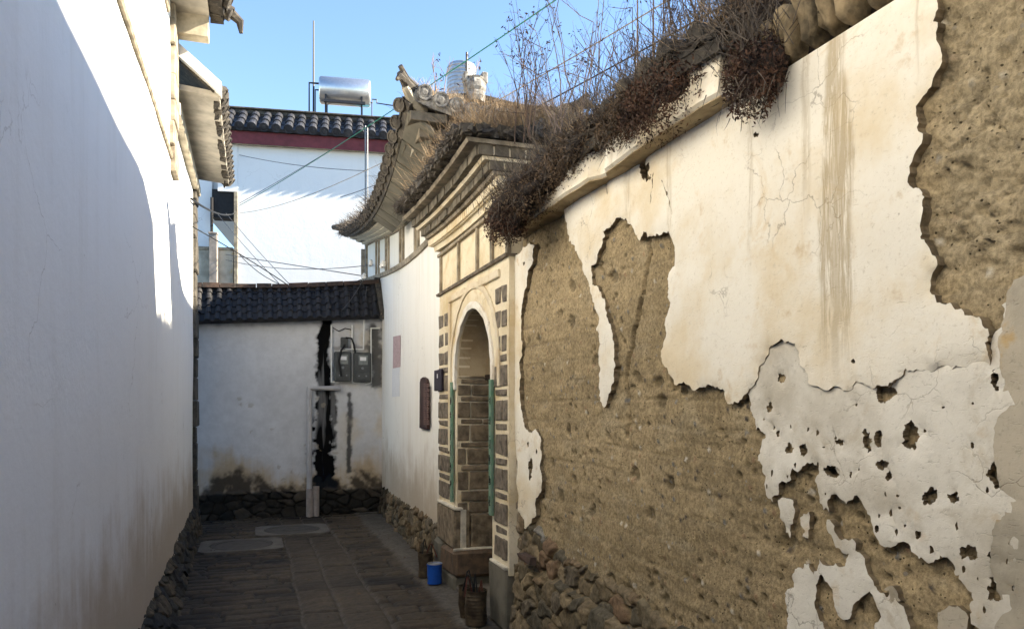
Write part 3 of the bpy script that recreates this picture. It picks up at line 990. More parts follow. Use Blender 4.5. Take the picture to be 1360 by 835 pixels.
# slabs of the end wall
c = MB()
c.box((1.74, 7.03, 2.9), (2.98, 7.10, 4.2), mi=1)
for (z0, z1, cuts) in ((3.0, 3.3, (1.74, 2.2, 2.98)), (3.31, 3.6, (1.74, 2.0, 2.5, 2.98)), (3.61, 3.86, (1.74, 2.3, 2.98))):
    for a, d in zip(cuts[:-1], cuts[1:]):
        c.box((a + .012, 7.0, z0), (d - .012, 7.05, z1), bev=.01)
c.build('end_wall', [M['slab_stone'], M['mortar']], hall)
# big soffit slabs near the corner, facing down and towards the alley
c = MB()
def XE(y): return 1.27 + HK * (y - 7)
y = 6.62
while y < 9.2:
    d = random.uniform(.32, .5)
    a, b_ = y + .012, y + d - .012
    za, zb = evz(a) - .055, evz(b_) - .055
    fa, fb_ = evz(a) - .20, evz(b_) - .20
    c.hexa([(XE(a) + .05, a, za - .03), (XE(b_) + .05, b_, zb - .03), (hx(b_) - .16, b_, fb_ - .03), (hx(a) - .16, a, fa - .03),
            (XE(a) + .05, a, za), (XE(b_) + .05, b_, zb), (hx(b_) - .16, b_, fb_), (hx(a) - .16, a, fa)])
    y += d
c.build('soffit_slab', M['slab_stone'], hall)
# roof
r = MB()
def hipy(s, t): return s + .74 * t * max(0.0, 1 - (s - 6.58) / 2.5)
def PH(s, t): return Vector((XE(s) + .86 * t, hipy(s, t), evz(s) + .34 * t + .08 * t * t))
tile_roof(r, PH, 6.58, YE + .2, .19, 5, jit=.012, slab=.07)
def PH2(s, t): return Vector((XE(s) + 1.72 - .86 * t, hipy(s, t), evz(s) + .34 * t + .08 * t * t))
tile_roof(r, PH2, 6.58, YE + .2, .19, 3, jit=.012, slab=.07, caps=False)
r.build('roof', M['tile_old'], hall)
r = MB()
def PE(s, t): return Vector((s, 6.55 + .75 * t, 4.26 + .18 * ((s - 2.1) / .85) ** 2 * (1 - t) + .32 * t))
tile_roof(r, PE, 1.36, 2.86, .155, 3, r=.058, jit=.008, slab=.07)
r.build('end_roof', M['lichen_tile'], hall)
# ridge and hips with upturned ends
r = MB()
r.tube([(2.12 + .03 * k, 7.2 + k, evz(7.2 + k) + .45) for k in range(7)], .085, 8)
for sgn, cx in ((-1, 1.30), (1, 2.90)):
    pts = [(2.12, 7.28, 4.66), (2.12 + sgn * .38, 6.98, 4.48), (cx - sgn * .12, 6.68, 4.38), (cx + sgn * .02, 6.54, 4.42), (cx + sgn * .09, 6.47, 4.49)]
    r.tube(pts, [.07, .065, .055, .048, .035], 8)
    r.tube([(p[0], p[1], p[2] + .055) for p in pts], [.04, .04, .036, .03, .024], 6)
    r.tube([(cx + sgn * .03, 6.52, 4.44), (cx + sgn * .10, 6.44, 4.44), (cx + sgn * .13, 6.42, 4.40)], [.035, .03, .015], 6)
for (yy, zz, dy) in ((13.6, 4.72, .25),):
    r.tube([(XE(13.3) + .2, 13.4, evz(13.4) + .06), (XE(13.4), 13.6, evz(13.6) + .06), (XE(13.4) - .12, 13.75, evz(13.7) + .06)], [.08, .07, .04], 7)
r.build('ridge', M['tile_old'], hall)
for sgn, cx in ((-1, 1.30), (1, 2.90)):
    r = MB(); r.tube([(cx - sgn * .16, 6.72, 4.27), (cx - sgn * .03, 6.59, 4.32), (cx + sgn * .04, 6.52, 4.39)], [.06, .05, .035], 7)
    r.build('ridge_end', M['soffit_cream'], hall)
r = MB()
r.lathe([(.0, .0), (.10, .0), (.115, .05), (.10, .10), (.115, .13), (.12, .17), (.09, .22), (.10, .24), (.0, .25)], (2.08, 7.16, 4.60), n=10)
r.box((1.96, 7.10, 4.79), (2.0, 7.2, 4.88), bev=.008); r.box((2.14, 7.10, 4.79), (2.2, 7.2, 4.90), bev=.008)
r.build('ridge_ornament', M['lichen_tile'], hall)

# ================================================================== gateway
gate = thing('gateway', 'old arched gateway with brick pilasters, panelled frieze and grassy tiled roof', 'gateway', (2.1, 5.95, 0))
GX = 1.69
XW_ = 1.75
AY, AR, AZ = 5.87, .52, 1.87
def arc(r, n=28, z0=None, ry=None):
    pts = [(AY + r, z0 if z0 is not None else 0)]
    pts += [(AY + r * math.cos(math.pi * i / n), AZ + (ry or r) * math.sin(math.pi * i / n)) for i in range(n + 1)]
    pts += [(AY - r, z0 if z0 is not None else 0)]
    return pts
outer = [(4.97, .42), (4.97, 2.66), (7.04, 2.66), (7.04, .62), (AY + AR, .62)] + arc(AR)[1:-1] + [(AY - AR, .42)]
sheet('front', [outer], GX, .12, M['gate_plaster'], gate, grid=.06, wav=.006, bevel=.006)
b = MB()
b.box((1.78, 4.98, 0), (2.7, AY - AR, 3.05)); b.box((1.78, AY + AR + .04, 0), (2.7, 7.0, 3.05))
b.box((1.78, AY - AR + .001, 2.45), (2.7, AY + AR + .039, 3.05))
b.build('wall_body', M['gate_plaster'], gate)
# vault
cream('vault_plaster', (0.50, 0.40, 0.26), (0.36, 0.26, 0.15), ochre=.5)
v = MB(); n = 20
secs = []
for x in (GX + .02, 2.0, 2.4, 2.66):
    secs.append([(x, AY + AR * math.cos(math.pi * i / n), AZ + AR * math.sin(math.pi * i / n)) for i in range(n + 1)])
v.sweep(secs, close=False, caps=False)
v.build('vault', M['vault_plaster'], gate)
# arch band, white
def ring(r0, r1, z0):
    a = arc(r1, z0=z0); i_ = arc(r0, z0=z0)
    return a + i_[::-1]
sheet('arch_band', [ring(AR + .002, AR + .06, 1.75)], GX - .022, .05, M['gate_white'], gate, grid=.05, wav=.004)
sheet('arch_moulding', [ring(AR + .16, AR + .215, 1.75)], GX - .018, .05, M['ledge_tan'], gate, grid=.05, wav=.004)
sheet('arch_band', [ring(AR + .062, AR + .155, 1.75)], GX - .008, .03, M['gate_plaster'], gate, grid=.05, wav=.004)
for a, d in (((5.16, 2.535), (5.66, 2.595)), ((6.08, 2.535), (6.62, 2.595)), ((6.56, 1.2), (6.62, 2.53))):
    m = MB(); m.box((GX - .02, a[0], a[1]), (GX + .02, d[0], d[1]), bev=.006); m.build('moulding', M['ledge_tan'], gate)
# jamb seen through the opening (faces the camera)
j = MB(); jy = AY + AR - .004
j.box((GX + .03, jy + .012, .6), (2.66, jy + .045, AZ - .01), mi=1)
z = .66
k = 0
rows_ = [.105, .10, .17, .055, .15, .05, .155, .05, .15, .05, .10, .05, .03]
for rh_ in rows_:
    if z + rh_ > AZ: rh_ = AZ - z - .005
    if rh_ < .02: break
    x = GX + .012 + (.03 if k % 2 else 0)
    while x < 2.6:
        d = random.uniform(.3, .5) if rh_ > .07 else random.uniform(.2, .5)
        if x < GX + .06 and rh_ > .09 and k % 2 == 0: d = random.uniform(.08, .14)
        j.box((x, jy - random.uniform(0, .012), z + .008), (min(x + d - .014, 2.64), jy + .03, z + rh_ - .006), bev=.006, jit=.003)
        x += d
    z += rh_; k += 1
j.build('jamb', [M['block_stone'], M['mortar']], gate)
j = MB(); j.box((GX + .04, AY - AR - .04, .05), (2.66, AY - AR - .002, AZ)); j.build('jamb', M['block_stone'], gate)
j = MB(); j.box((1.95, AY - AR, AZ - .03), (2.12, AY + AR, AZ + .012)); j.build('lintel', M['dark_wood'], gate)
dd = MB()
for a, d in ((AY - AR, AY), (AY, AY + AR)):
    dd.box((2.40, a + .006, .05), (2.45, d - .006, 2.36), bev=.006)
    for zz in (.5, 1.2, 1.9): dd.box((2.38, a + .02, zz), (2.41, d - .02, zz + .1), bev=.004)
dd.build('door', M['dark_wood'], gate)
# base blocks
s = MB()
s.box((GX - .03, 6.36, .36), (GX + .12, 7.0, .70), bev=.014, jit=.008)
s.box((GX + .125, 6.36, .34), (2.1, 6.44, .66), bev=.014, jit=.01)
s.build('base_block', M['block_stone'], gate)
s = MB()
s.box((GX - .05, 6.30, .12), (2.05, 6.80, .352), bev=.03, jit=.015)
s.build('base_block', M['brown_stone'], gate)
s = MB(); s.box((GX - .04, 6.34, -.03), (2.05, 7.0, .125), bev=.02, jit=.01)
s.box((GX - .06, 6.82, .1), (GX + .1, 7.04, .36), bev=.03, jit=.01)
s.build('base_block', M['slab_stone'], gate)
s = MB(); s.box((GX - .02, 4.99, .02), (GX + .12, 5.36, .46), bev=.012, jit=.008); s.build('base_block', M['slab_stone'], gate)
s = MB(); s.box((GX - .015, 5.35, -.02), (2.4, 6.36, .045), bev=.01); s.build('threshold', M['concrete'], gate)
# mortar smear over the base
for (p0, p1) in (((GX - .036, 6.345, .70), (GX + .05, 7.0, .722)), ((GX + .03, 6.352, .352), (GX + .08, 6.37, .70)), ((GX - .04, 6.333, .347), (GX + .32, 6.37, .368)), ((GX - .026, 4.99, .457), (GX + .04, 5.35, .48))):
    s = MB(); s.box(p0, p1, bev=.006, jit=.006); s.build('mortar_smear', M['mortar'], gate)
# brickwork of the pilasters
def pil(ya, yb, z0, z1):
    bk = MB(); z = z0; k = 0
    while z < z1 - .05:
        upper = z > 1.95
        if upper:
            h = .115; ym = (ya + yb) / 2; w = (yb - ya) * .40
            for cy in (ym - w * .62, ym + w * .62):
                if random.random() < .93:
                    bk.box((GX - .007, cy - w * .46, z), (GX + .03, cy + w * .46, z + h), bev=.004, jit=.007)
            bk_z = z + h + .06
            z = bk_z
        else:
            if k % 2 == 0:
                h = .145
                cuts = [ya, ya + (yb - ya) * random.choice([.36, .62]), yb]
                for a, d in zip(cuts[:-1], cuts[1:]):
                    bk.box((GX - .010, a + .008, z), (GX + .03, d - .008, z + h), bev=.005, jit=.006)
            else:
                h = .045
                bk.box((GX - .010, ya + .02, z), (GX + .03, yb - .03, z + h), bev=.005, jit=.006)
            z += h + .028
        k += 1
    bk.build('brickwork', M['dark_brick'], gate)
pil(4.985, 5.27, .52, 2.5); pil(6.62, 7.035, .76, 2.40)
# ragged dark stones beside the near pilaster
z = .5
while z < 1.55:
    h = random.uniform(.06, .13)
    st = MB(); st.box((XW_ - .015 + random.uniform(0, .02), 4.89 + random.uniform(-.03, .03), z), (XW_ + .08, 4.965, z + h - .012), bev=.016, jit=.012)
    st.build('side_stone', M['block_stone'], gate)
    z += h
# frieze
fr = MB(); fr.box((GX + .012, 4.985, 2.66), (2.2, 7.03, 3.06)); fr.build('frieze', M['gate_plaster'], gate)
fr = MB()
for y_ in (5.0, 5.36, 5.75, 6.32, 6.97):
    fr.box((GX - .012, y_ - .022, 2.67), (GX + .02, y_ + .022, 3.05), bev=.004, jit=.003)
fr.box((GX - .02, 4.975, 3.02), (GX + .02, 7.04, 3.05), bev=.004)
fr.build('frieze_frame', M['trim'], gate)
fr = MB()
strip(fr, 4.96, 7.05, lambda y: 2.66, -.010, .010, .022, .03, xf=lambda y: GX)
fr.build('string_course', M['dark_brick'], gate)
# cornice
def gz(y): return .035 * ((y - 6.0) / 1.1) ** 2
cn = MB()
gx = lambda y: GX
steps = [(3.05, 3.095, .05, 1), (3.095, 3.165, .085, 1), (3.165, 3.188, .13, 2), (3.188, 3.25, .165, 0), (3.25, 3.275, .21, 1), (3.275, 3.345, .25, 0), (3.345, 3.375, .33, 2)]
for (z0, z1, p, kind) in steps:
    ya, yb = 4.97 - p * .3, 7.04 + p * .4
    if kind == 0:
        blocks(cn, ya + .01, yb, gz, z0, z1, p, .115, mi=0, xf=gx, base=.3)
        strip(cn, ya, yb, gz, z0 + .006, z1 - .006, p - .02, p - .02, n=20, mi=1, xf=gx, base=.4)
        x = GX - p + .01
        while x < 2.2:
            cn.box((x, ya - .008, z0 + gz(ya)), (x + .10, ya + .1, z1 + gz(ya)), mi=0); x += .115
    elif kind == 1:
        strip(cn, ya, yb, gz, z0, z1, p - .012, p, n=24, mi=1, xf=gx, base=.5)
        if z1 - z0 > .06:
            y = ya
            while y < yb:
                cn.hexa([(GX - p - .008, y + .006, z0 + .008 + gz(y)), (GX - p - .008, y + .05, z0 + .008 + gz(y)), (GX, y + .05, z0 + .008 + gz(y)), (GX, y + .006, z0 + .008 + gz(y)),
                         (GX - p - .010, y + .006, z1 - .008 + gz(y)), (GX - p - .010, y + .05, z1 - .008 + gz(y)), (GX, y + .05, z1 - .008 + gz(y)), (GX, y + .006, z1 - .008 + gz(y))], 1)
                y += .06
    else:
        strip(cn, ya, yb, gz, z0, z1, p - .01, p, n=24, mi=2, xf=gx, base=.5)
cn.build('cornice', [M['cornice_brick'], M['gate_plaster'], M['trim']], gate)
r = MB()
def PG(s, t):
    hip = sstep(5.8, 4.9, s)
    return Vector((1.31 + .62 * t, s, 3.43 + gz(s) * 1.25 + (.20 - .17 * float(hip)) * t))
tile_roof(r, PG, 4.90, 7.2, .15, 4, jit=.028, slab=.03)
for k in range(70):
    x = random.uniform(1.30, 2.1); z = PG(4.95, (x - 1.31) / .62).z
    w = random.uniform(.04, .10)
    r.box((x, 4.82 + random.uniform(-.02, .05), z - random.uniform(.03, .055)), (x + w * .8, 4.98, z + random.uniform(-.02, .02)), jit=.014)
for k in range(60):
    y_ = random.uniform(4.9, 7.1); z = PG(y_, 0).z
    r.box((1.285 + random.uniform(-.02, .03), y_, z - random.uniform(.03, .055)), (1.40, y_ + random.uniform(.04, .10), z + random.uniform(-.03, .015)), jit=.014)
r.build('roof', M['tile_old'], gate)
r = MB()
secs = []
for k in range(14):
    y_ = 4.88 + 2.3 * k / 13; p = PG(y_, 1); w = random.uniform(-.015, .015)
    secs.append([(p.x - .03, y_, p.z - .25), (p.x - .04, y_, p.z + .03 + w), (p.x + .05, y_, p.z + .06 + w), (p.x + .35, y_, p.z - .02), (p.x + .4, y_, p.z - .3)])
r.sweep(secs)
r.build('roof_back', M['moss_core'], gate)
r = MB()
for k in range(7):
    y_ = 5.1 + .33 * k; p = PG(y_, .97)
    r.tube([p + Vector((0, -.2, .05)), p + Vector((.02, 0, .075)), p + Vector((0, .2, .05))], .055, 7)
r.build('ridge', M['lichen_tile'], gate)

# ================================================================== earthen wall with peeling plaster, right foreground
XW = 1.75
ew = thing('earthen_wall', 'rammed earth wall with peeling cream plaster and a rubble plinth, right foreground', 'wall', (2.0, 2.5, 0))
yy = np.arange(.55, 4.88, .0095); zz = np.arange(.42, 2.79, .0095)
Y, Z = np.meshgrid(yy, zz)
band = Z / .125 + .5 * fbm(Y * .8, Z * .8, 104, 2)
saw = band - np.floor(band)
rel = .016 * fbm(Y * 1.4, Z * 1.4, 101, 3) + .010 * (saw - .5) * sstep(-.3, .3, fbm(Y * 1.5, Z * 4, 105, 2))
rel += .007 * fbm(Y * 4, Z * 16, 102, 5) + .003 * fbm(Y * 30, Z * 38, 103, 3)
f1, f2, idr = worley(Y / .055, Z / .045, 107)
pit = sstep(.36, .18, f1) * (idr > .80) * sstep(-.25, .25, fbm(Y * 2.5, Z * 2.5, 108, 3))
rel -= .011 * pit
f1b, _, idb = worley(Y / .16, Z / .13, 111)
pit2 = sstep(.30, .15, f1b + .25 * fbm(Y * 14, Z * 14, 112, 3)) * (idb > .86)
rel -= .014 * pit2
f1c, _, idc = worley(Y / .035, Z / .035, 113)
peb = sstep(.38, .22, f1c) * (idc > .93)
rel += .005 * peb
low = sstep(1.15, .75, Z)
rel += low * (.012 * fbm(Y * 5, Z * 7, 115, 4))
rp = sstep(1.62, 1.5, Y) * sstep(1.9, 2.0, Z)             # rough patch at the near top end
g1, g2, gid = worley((Y + .03 * fbm(Y * 12, Z * 12, 150, 3)) / .11, (Z + .03 * fbm(Y * 12, Z * 12, 151, 3)) / .085, 152)
h1_, h2_, hid = worley((Y + .012 * fbm(Y * 30, Z * 30, 153, 2)) / .04, (Z + .012 * fbm(Y * 30, Z * 30, 154, 2)) / .034, 155)
chunk = (gid - .5) * .03 * sstep(.0, .25, g2 - g1) + (hid - .5) * .016 * sstep(.0, .3, h2_ - h1_) - .022 * sstep(.10, .0, g2 - g1) * (gid > .45)
rel += rp * (chunk * .55 + .03 * fbm(Y * 4, Z * 3, 117, 3) + .014 * fbm(Y * 40, Z * 36, 118, 3) - .012)
rel += (1 - rp) * .15 * chunk * sstep(-.1, .35, fbm(Y * 1.8, Z * 2.6, 156, 3))
rel -= (1 - rp) * .006 * sstep(.42, .49, np.abs(saw - .5)) * sstep(-.2, .3, fbm(Y * 2.5, Z * 6, 157, 3))
cr = px([(858, 312), (857, 345), (849, 400), (838, 450), (828, 500), (833, 548), (830, 580)], XW)
wob = .012 * fbm(Y * 25, Z * 25, 120, 3)
dc = seg_dist(Y + wob, Z + wob, cr)
crack = sstep(.022, .004, dc)
rel -= .06 * crack
dd_ = seg_dist(Y + wob, Z + wob, px([(710, 330), (697, 385), (688, 440), (690, 480), (690, 520)], XW))
c2 = sstep(.035, .012, dd_); rel -= .07 * c2
for (u, v, rr, dp) in ((893, 508, .05, .06), (797, 355, .03, .05), (1040, 720, .06, .03), (830, 300, .02, .03), (760, 640, .05, .02), (905, 520, .03, .03)):
    p = px([(u, v)], XW)[0]
    dpt = np.hypot(Y - p[0] + 2 * wob, Z - p[1] + 2 * wob); rel -= dp * sstep(rr, rr * .3, dpt)
t1 = np.clip(.5 + .9 * fbm(Y * 1.1, Z * 2.2, 121, 4), 0, 1)[..., None]
c = np.array((.425, .328, .190)) * t1 + np.array((.305, .234, .132)) * (1 - t1)
c = c * (1 + .30 * fbm(Y * 16, Z * 20, 158, 4))[..., None]
t2 = sstep(.15, .5, fbm(Y * 5, Z * 8, 122, 4))[..., None]
c = c * (1 - .35 * t2) + np.array((.42, .35, .23)) * .35 * t2
ly = sstep(.35, .5, np.abs(saw - .5))[..., None]
c = c * (1 - .22 * ly)
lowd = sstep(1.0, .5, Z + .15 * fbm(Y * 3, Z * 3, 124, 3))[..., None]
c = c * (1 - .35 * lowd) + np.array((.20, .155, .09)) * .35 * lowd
c = c * (1 - .45 * np.clip(pit + pit2, 0, 1))[..., None]
pc = np.array([(.5, .45, .36), (.12, .1, .08), (.3, .2, .12), (.2, .19, .17)])[np.clip((idc * 1000 % 4).astype(int), 0, 3)]
c = c * (1 - peb[..., None]) + pc * peb[..., None]
gr = (rp * .6)[..., None]
c = c * (1 - gr) + np.array((.33, .275, .18)) * gr
# stones of the plinth merge in at the foot
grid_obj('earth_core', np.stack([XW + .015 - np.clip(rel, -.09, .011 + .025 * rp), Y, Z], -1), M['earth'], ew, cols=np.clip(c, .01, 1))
b = MB()
b.box((XW + .13, .5, 0), (2.2, 4.86, 2.77)); b.box((XW + .02, -10, 0), (2.2, .549, 2.77))
b.build('wall_body', M['earth_plain'] if 'earth_plain' in M else simple('earth_plain', (.33, .25, .14), var=.3), ew)
# plinth of rubble
yy = np.arange(.55, 4.87, .011); tt = np.linspace(0, 1, 62)
Yg, T = np.meshgrid(yy, tt)
topz = .53 + .05 * fbm(Yg * 2.2, Yg * 0, 131, 4)
Zg = -.03 + T * (topz + .03)
h_, cc = rubble(Yg, Zg, .15, .11, 133, .026, STONE + [(.24, .185, .11)], (.15, .115, .066), warp=.7)
pl = sstep(.15, .5, fbm(Yg * 4, Zg * 5, 136, 4))[..., None]
cc = cc * (1 - .8 * pl) + np.array((.26, .20, .115)) * .8 * pl; h_ = h_ * (1 - .5 * pl[..., 0])
Xg = XW - .06 - .03 * (1 - T) - h_
Pq = np.stack([Xg, Yg, Zg], -1)
caps_ = []
for dx, dz in ((.03, .012), (.07, .02), (.12, .03)):
    cp = Pq[-1:].copy(); cp[..., 0] += dx + .02 * fbm(Yg[-1:] * 12, Yg[-1:] * 0, 138, 3); cp[..., 2] += dz + .03 * fbm(Yg[-1:] * 14, Yg[-1:] * 0 + dx * 40, 139, 3); caps_.append(cp)
grid_obj('plinth', np.concatenate([Pq] + caps_, 0), M['rubble'], ew, cols=np.concatenate([cc] + [cc[-1:]] * 3, 0))
# second band of loose stones above the ledge of the plinth
yy = np.arange(2.3, 4.87, .011); tt = np.linspace(0, 1, 34)
Yg, T = np.meshgrid(yy, tt)
topz = np.interp(Yg, [2.3, 3.2, 4.2, 4.85], [.62, .70, .80, .95]) + .06 * fbm(Yg * 5, Yg * 0, 141, 4)
Zg = .5 + T * (topz - .5)
h_, cc = rubble(Yg, Zg, .14, .11, 143, .026, STONE + [(.15, .14, .12), (.19, .125, .075)], (.22, .165, .095), warp=.7)
Xg = XW - .012 - h_ + .075 * sstep(.7, 1, T)
Pq = np.stack([Xg, Yg, Zg], -1); cp = Pq[-1:].copy(); cp[..., 0] += .08
grid_obj('loose_stones', np.concatenate([Pq, cp], 0), M['rubble'], ew, cols=np.concatenate([cc, cc[-1:]], 0))

# ---- plaster, in pieces with their real thickness
strip_px = [(705, 322), (711, 326), (710, 345), (701, 380), (694, 413), (692, 479), (695, 546), (700, 569), (713, 569), (720, 585), (723, 639), (713, 685), (700, 702), (690, 678), (690, 652), (685, 599), (679, 572), (676, 532), (674, 413), (674, 335)]
edge = [(752, 290), (760, 320), (773, 346), (783, 373), (793, 406), (796, 439), (798, 473), (799, 506), (801, 529), (807, 539), (811, 526), (819, 506), (821, 486), (817, 453), (811, 426), (805, 400), (796, 383), (789, 373), (788, 353), (796, 343), (803, 326), (805, 307), (819, 295), (834, 290), (843, 303), (853, 320), (859, 307), (872, 313), (892, 307), (899, 326), (899, 353), (894, 400), (889, 439), (882, 466), (886, 483), (896, 499), (912, 509), (932, 516), (952, 512), (965, 516), (972, 536), (990, 530)]
seam = [(998, 518), (1010, 500), (1020, 475), (1033, 458), (1043, 450), (1053, 453), (1063, 465), (1073, 490), (1081, 511), (1096, 516), (1116, 513), (1131, 518), (1146, 508), (1161, 516), (1186, 508), (1201, 500), (1221, 490), (1242, 493), (1267, 490), (1292, 485), (1318, 485)]
redge = [(1321, 445), (1312, 430), (1300, 420), (1282, 410), (1267, 402), (1249, 402), (1237, 387), (1242, 362), (1249, 352), (1240, 335), (1234, 322), (1232, 282), (1232, 262), (1214, 236), (1219, 216), (1232, 186), (1222, 151), (1227, 133), (1242, 116), (1247, 96), (1249, 60), (1244, 30), (1246, 0)]
up = edge + seam + redge
loop = px(up)
ytop0 = loop[-1][0]
loop = loop + [(ytop0, 2.765), (loop[0][0], 2.765)]
rnd = random.Random(5)
L1 = jag(loop[:-2], closed=False, amp=.13, rnd=rnd) + [Vector(p) for p in loop[-2:]]
def blob(cx, cy, w, h, n=9, rnd=rnd, rot=0):
    return [(cx + w / 2 * math.cos(2 * math.pi * i / n + rot) * rnd.uniform(.65, 1.25), cy + h / 2 * math.sin(2 * math.pi * i / n + rot) * rnd.uniform(.65, 1.25)) for i in range(n)]
def hole(cx, cy, w, h, n=8): return jag(px(blob(cx, cy, w, h, n)), amp=.20, rnd=rnd, minlen=.0045)
def sliver(pts, w):
    a = px(pts); n = len(a)
    lft = [(p[0] + w * (0.3 + .7 * math.sin(math.pi * i / (n - 1))), p[1]) for i, p in enumerate(a)]
    rgt = [(p[0] - w * (0.3 + .7 * math.sin(math.pi * i / (n - 1))), p[1] + .002) for i, p in enumerate(a)]
    return jag(lft + rgt[::-1], amp=.10, rnd=rnd, minlen=.02)
H1 = [sliver([(872, 228), (870, 250), (866, 272)], .003), sliver([(882, 240), (890, 262), (896, 285)], .002), hole(859, 224, 18, 26), hole(864, 236, 9, 12), hole(1008, 180, 5, 8), hole(1138, 480, 5, 7),
      sliver([(808, 212), (806, 240), (810, 262)], .0025)]
sheet('plaster', [L1] + H1, XW - .019, .035, M['cream_plaster'], ew, rim=M['mud_shade_edge'], grid=.035, wav=.011, seed=201)
sheet('plaster', [jag(px(strip_px), amp=.10, rnd=rnd)] + [hole(707, 622, 6, 26), hole(703, 590, 3, 8), hole(715, 600, 3, 7), hole(697, 350, 2, 6)], XW - .016, .04, M['cream_plaster'], ew, rim=M['mud_shade_edge'], grid=.04, wav=.008, seed=203)
# older, whiter coat under the cream one
def k2(pts): return [(960 + .503 * a, 415 + .503 * b_) for a, b_ in pts]
old = [(985, 515)] + k2([(75, 232), (85, 280), (90, 310), (115, 320), (100, 340), (95, 390), (115, 430), (120, 480), (135, 500), (150, 480), (155, 450), (180, 445), (190, 410), (215, 405), (240, 395), (252, 392), (258, 420), (255, 460), (268, 520), (285, 525), (288, 490), (310, 485), (340, 495), (365, 490), (385, 530), (400, 570), (415, 610), (440, 620), (470, 605), (500, 630), (540, 660), (575, 640), (610, 665), (640, 720), (655, 770), (660, 820), (690, 860), (735, 850), (738, 810), (760, 790), (800, 765), (830, 740), (860, 600), (860, 300), (860, 60), (760, -30), (738, -20), (735, 40), (718, 60), (715, 120)]) + [(1318, 470), (1242, 480), (1160, 500), (1085, 500), (1060, 455), (1043, 440), (1025, 455)]
Lo = px(old)
hs = [(152, 172, 20, 28), (122, 250, 14, 30), (178, 358, 18, 28), (218, 362, 25, 35), (310, 342, 25, 22), (380, 340, 30, 60), (412, 335, 20, 50), (420, 400, 26, 30), (435, 432, 16, 26), (290, 418, 40, 30), (342, 428, 8, 20), (428, 215, 50, 56), (500, 325, 42, 86), (658, 350, 8, 22), (738, 430, 72, 56), (548, 485, 42, 48), (610, 487, 35, 24), (463, 483, 10, 8), (463, 515, 9, 9), (515, 585, 18, 24), (724, 178, 18, 56), (655, 635, 58, 42), (725, 640, 46, 70), (712, 730, 40, 70), (585, 250, 9, 7), (352, 243, 8, 8), (268, 355, 5, 5), (665, 240, 7, 7), (300, 330, 7, 14), (145, 318, 9, 20), (410, 570, 13, 18), (700, 468, 8, 16), (530, 312, 7, 10), (770, 390, 14, 8), (780, 690, 5, 14), (785, 720, 4, 10)]
H2 = [hole(960 + .503 * a, 415 + .503 * b_, .503 * w, .503 * h) for a, b_, w, h in hs]
Lj = jag(Lo, amp=.17, rnd=rnd)
near = [p for p in Lj if p.y < 1.5 and p.x > 1.35]
for _ in range(60):
    p = rnd.choice(near); q = (p.x + rnd.gauss(0, .05), p.y + abs(rnd.gauss(0, .06)) + .012)
    s_ = rnd.uniform(.003, .009)
    lp_ = [Vector((q[0] + s_ * math.cos(2 * math.pi * i / 7) * rnd.uniform(.4, 1.2), q[1] + 1.5 * s_ * math.sin(2 * math.pi * i / 7) * rnd.uniform(.5, 1.4))) for i in range(7)]
    ax = np.array([v_.x for v_ in lp_]); ay = np.array([v_.y for v_ in lp_])
    if not inside(ax, ay, Lj).all() or min((v_ - Vector(w_)).length for v_ in lp_ for w_ in Lj) < .004: continue
    if any((Vector(q) - Vector(w_)).length < s_ * 2 + .01 for h_l in H2 for w_ in h_l): continue
    H2.append(lp_)
sheet('old_plaster', [Lj] + H2, XW - .008, .025, M['old_plaster'], ew, rim=M['mud_shade_edge'], grid=.035, wav=.009, seed=205)
frs = [[(150, 495), (185, 495), (190, 540), (180, 595), (165, 580), (155, 540)], [(215, 530), (230, 525), (233, 570), (228, 595), (213, 590), (210, 560)],
       [(282, 545), (300, 562), (315, 600), (345, 595), (370, 640), (385, 690), (400, 720), (430, 750), (450, 735), (475, 770), (490, 800), (490, 860), (440, 900), (400, 850), (412, 790), (385, 735), (350, 765), (325, 810), (300, 780), (285, 720), (262, 690), (245, 740), (245, 780), (272, 835), (280, 900), (180, 900), (172, 800), (165, 740), (187, 725), (200, 672), (230, 662), (242, 700), (257, 650), (280, 668), (300, 660), (325, 668), (335, 635), (300, 620), (285, 580)],
       [(570, 790), (600, 772), (640, 790), (652, 850), (620, 900), (575, 880)], [(430, 730), (455, 722), (470, 760), (450, 770)]]
for i, fpt in enumerate(frs):
    sheet('old_plaster', [jag(px(k2(fpt)), amp=.13, rnd=rnd)], XW - .007, .025, M['old_plaster' if i < 3 else 'grey_plaster'], ew, rim=M['mud_shade_edge'], grid=.04, wav=.008, seed=210 + i)
# mottled strip of grey render at the frame's edge
gp = [(1352, 372), (1340, 400), (1335, 440), (1331, 500), (1327, 560), (1330, 640), (1322, 720), (1330, 800), (1328, 900), (1470, 980), (1470, 330), (1380, 360)]
sheet('grey_render', [jag(px(gp), amp=.10, rnd=rnd)] + [hole(1345, 720, 6, 8), hole(1340, 745, 4, 8), hole(1348, 780, 5, 9)], XW - .013, .035, M['grey_plaster'], ew, rim=M['mud_shade_edge'], grid=.04, wav=.01, seed=231)
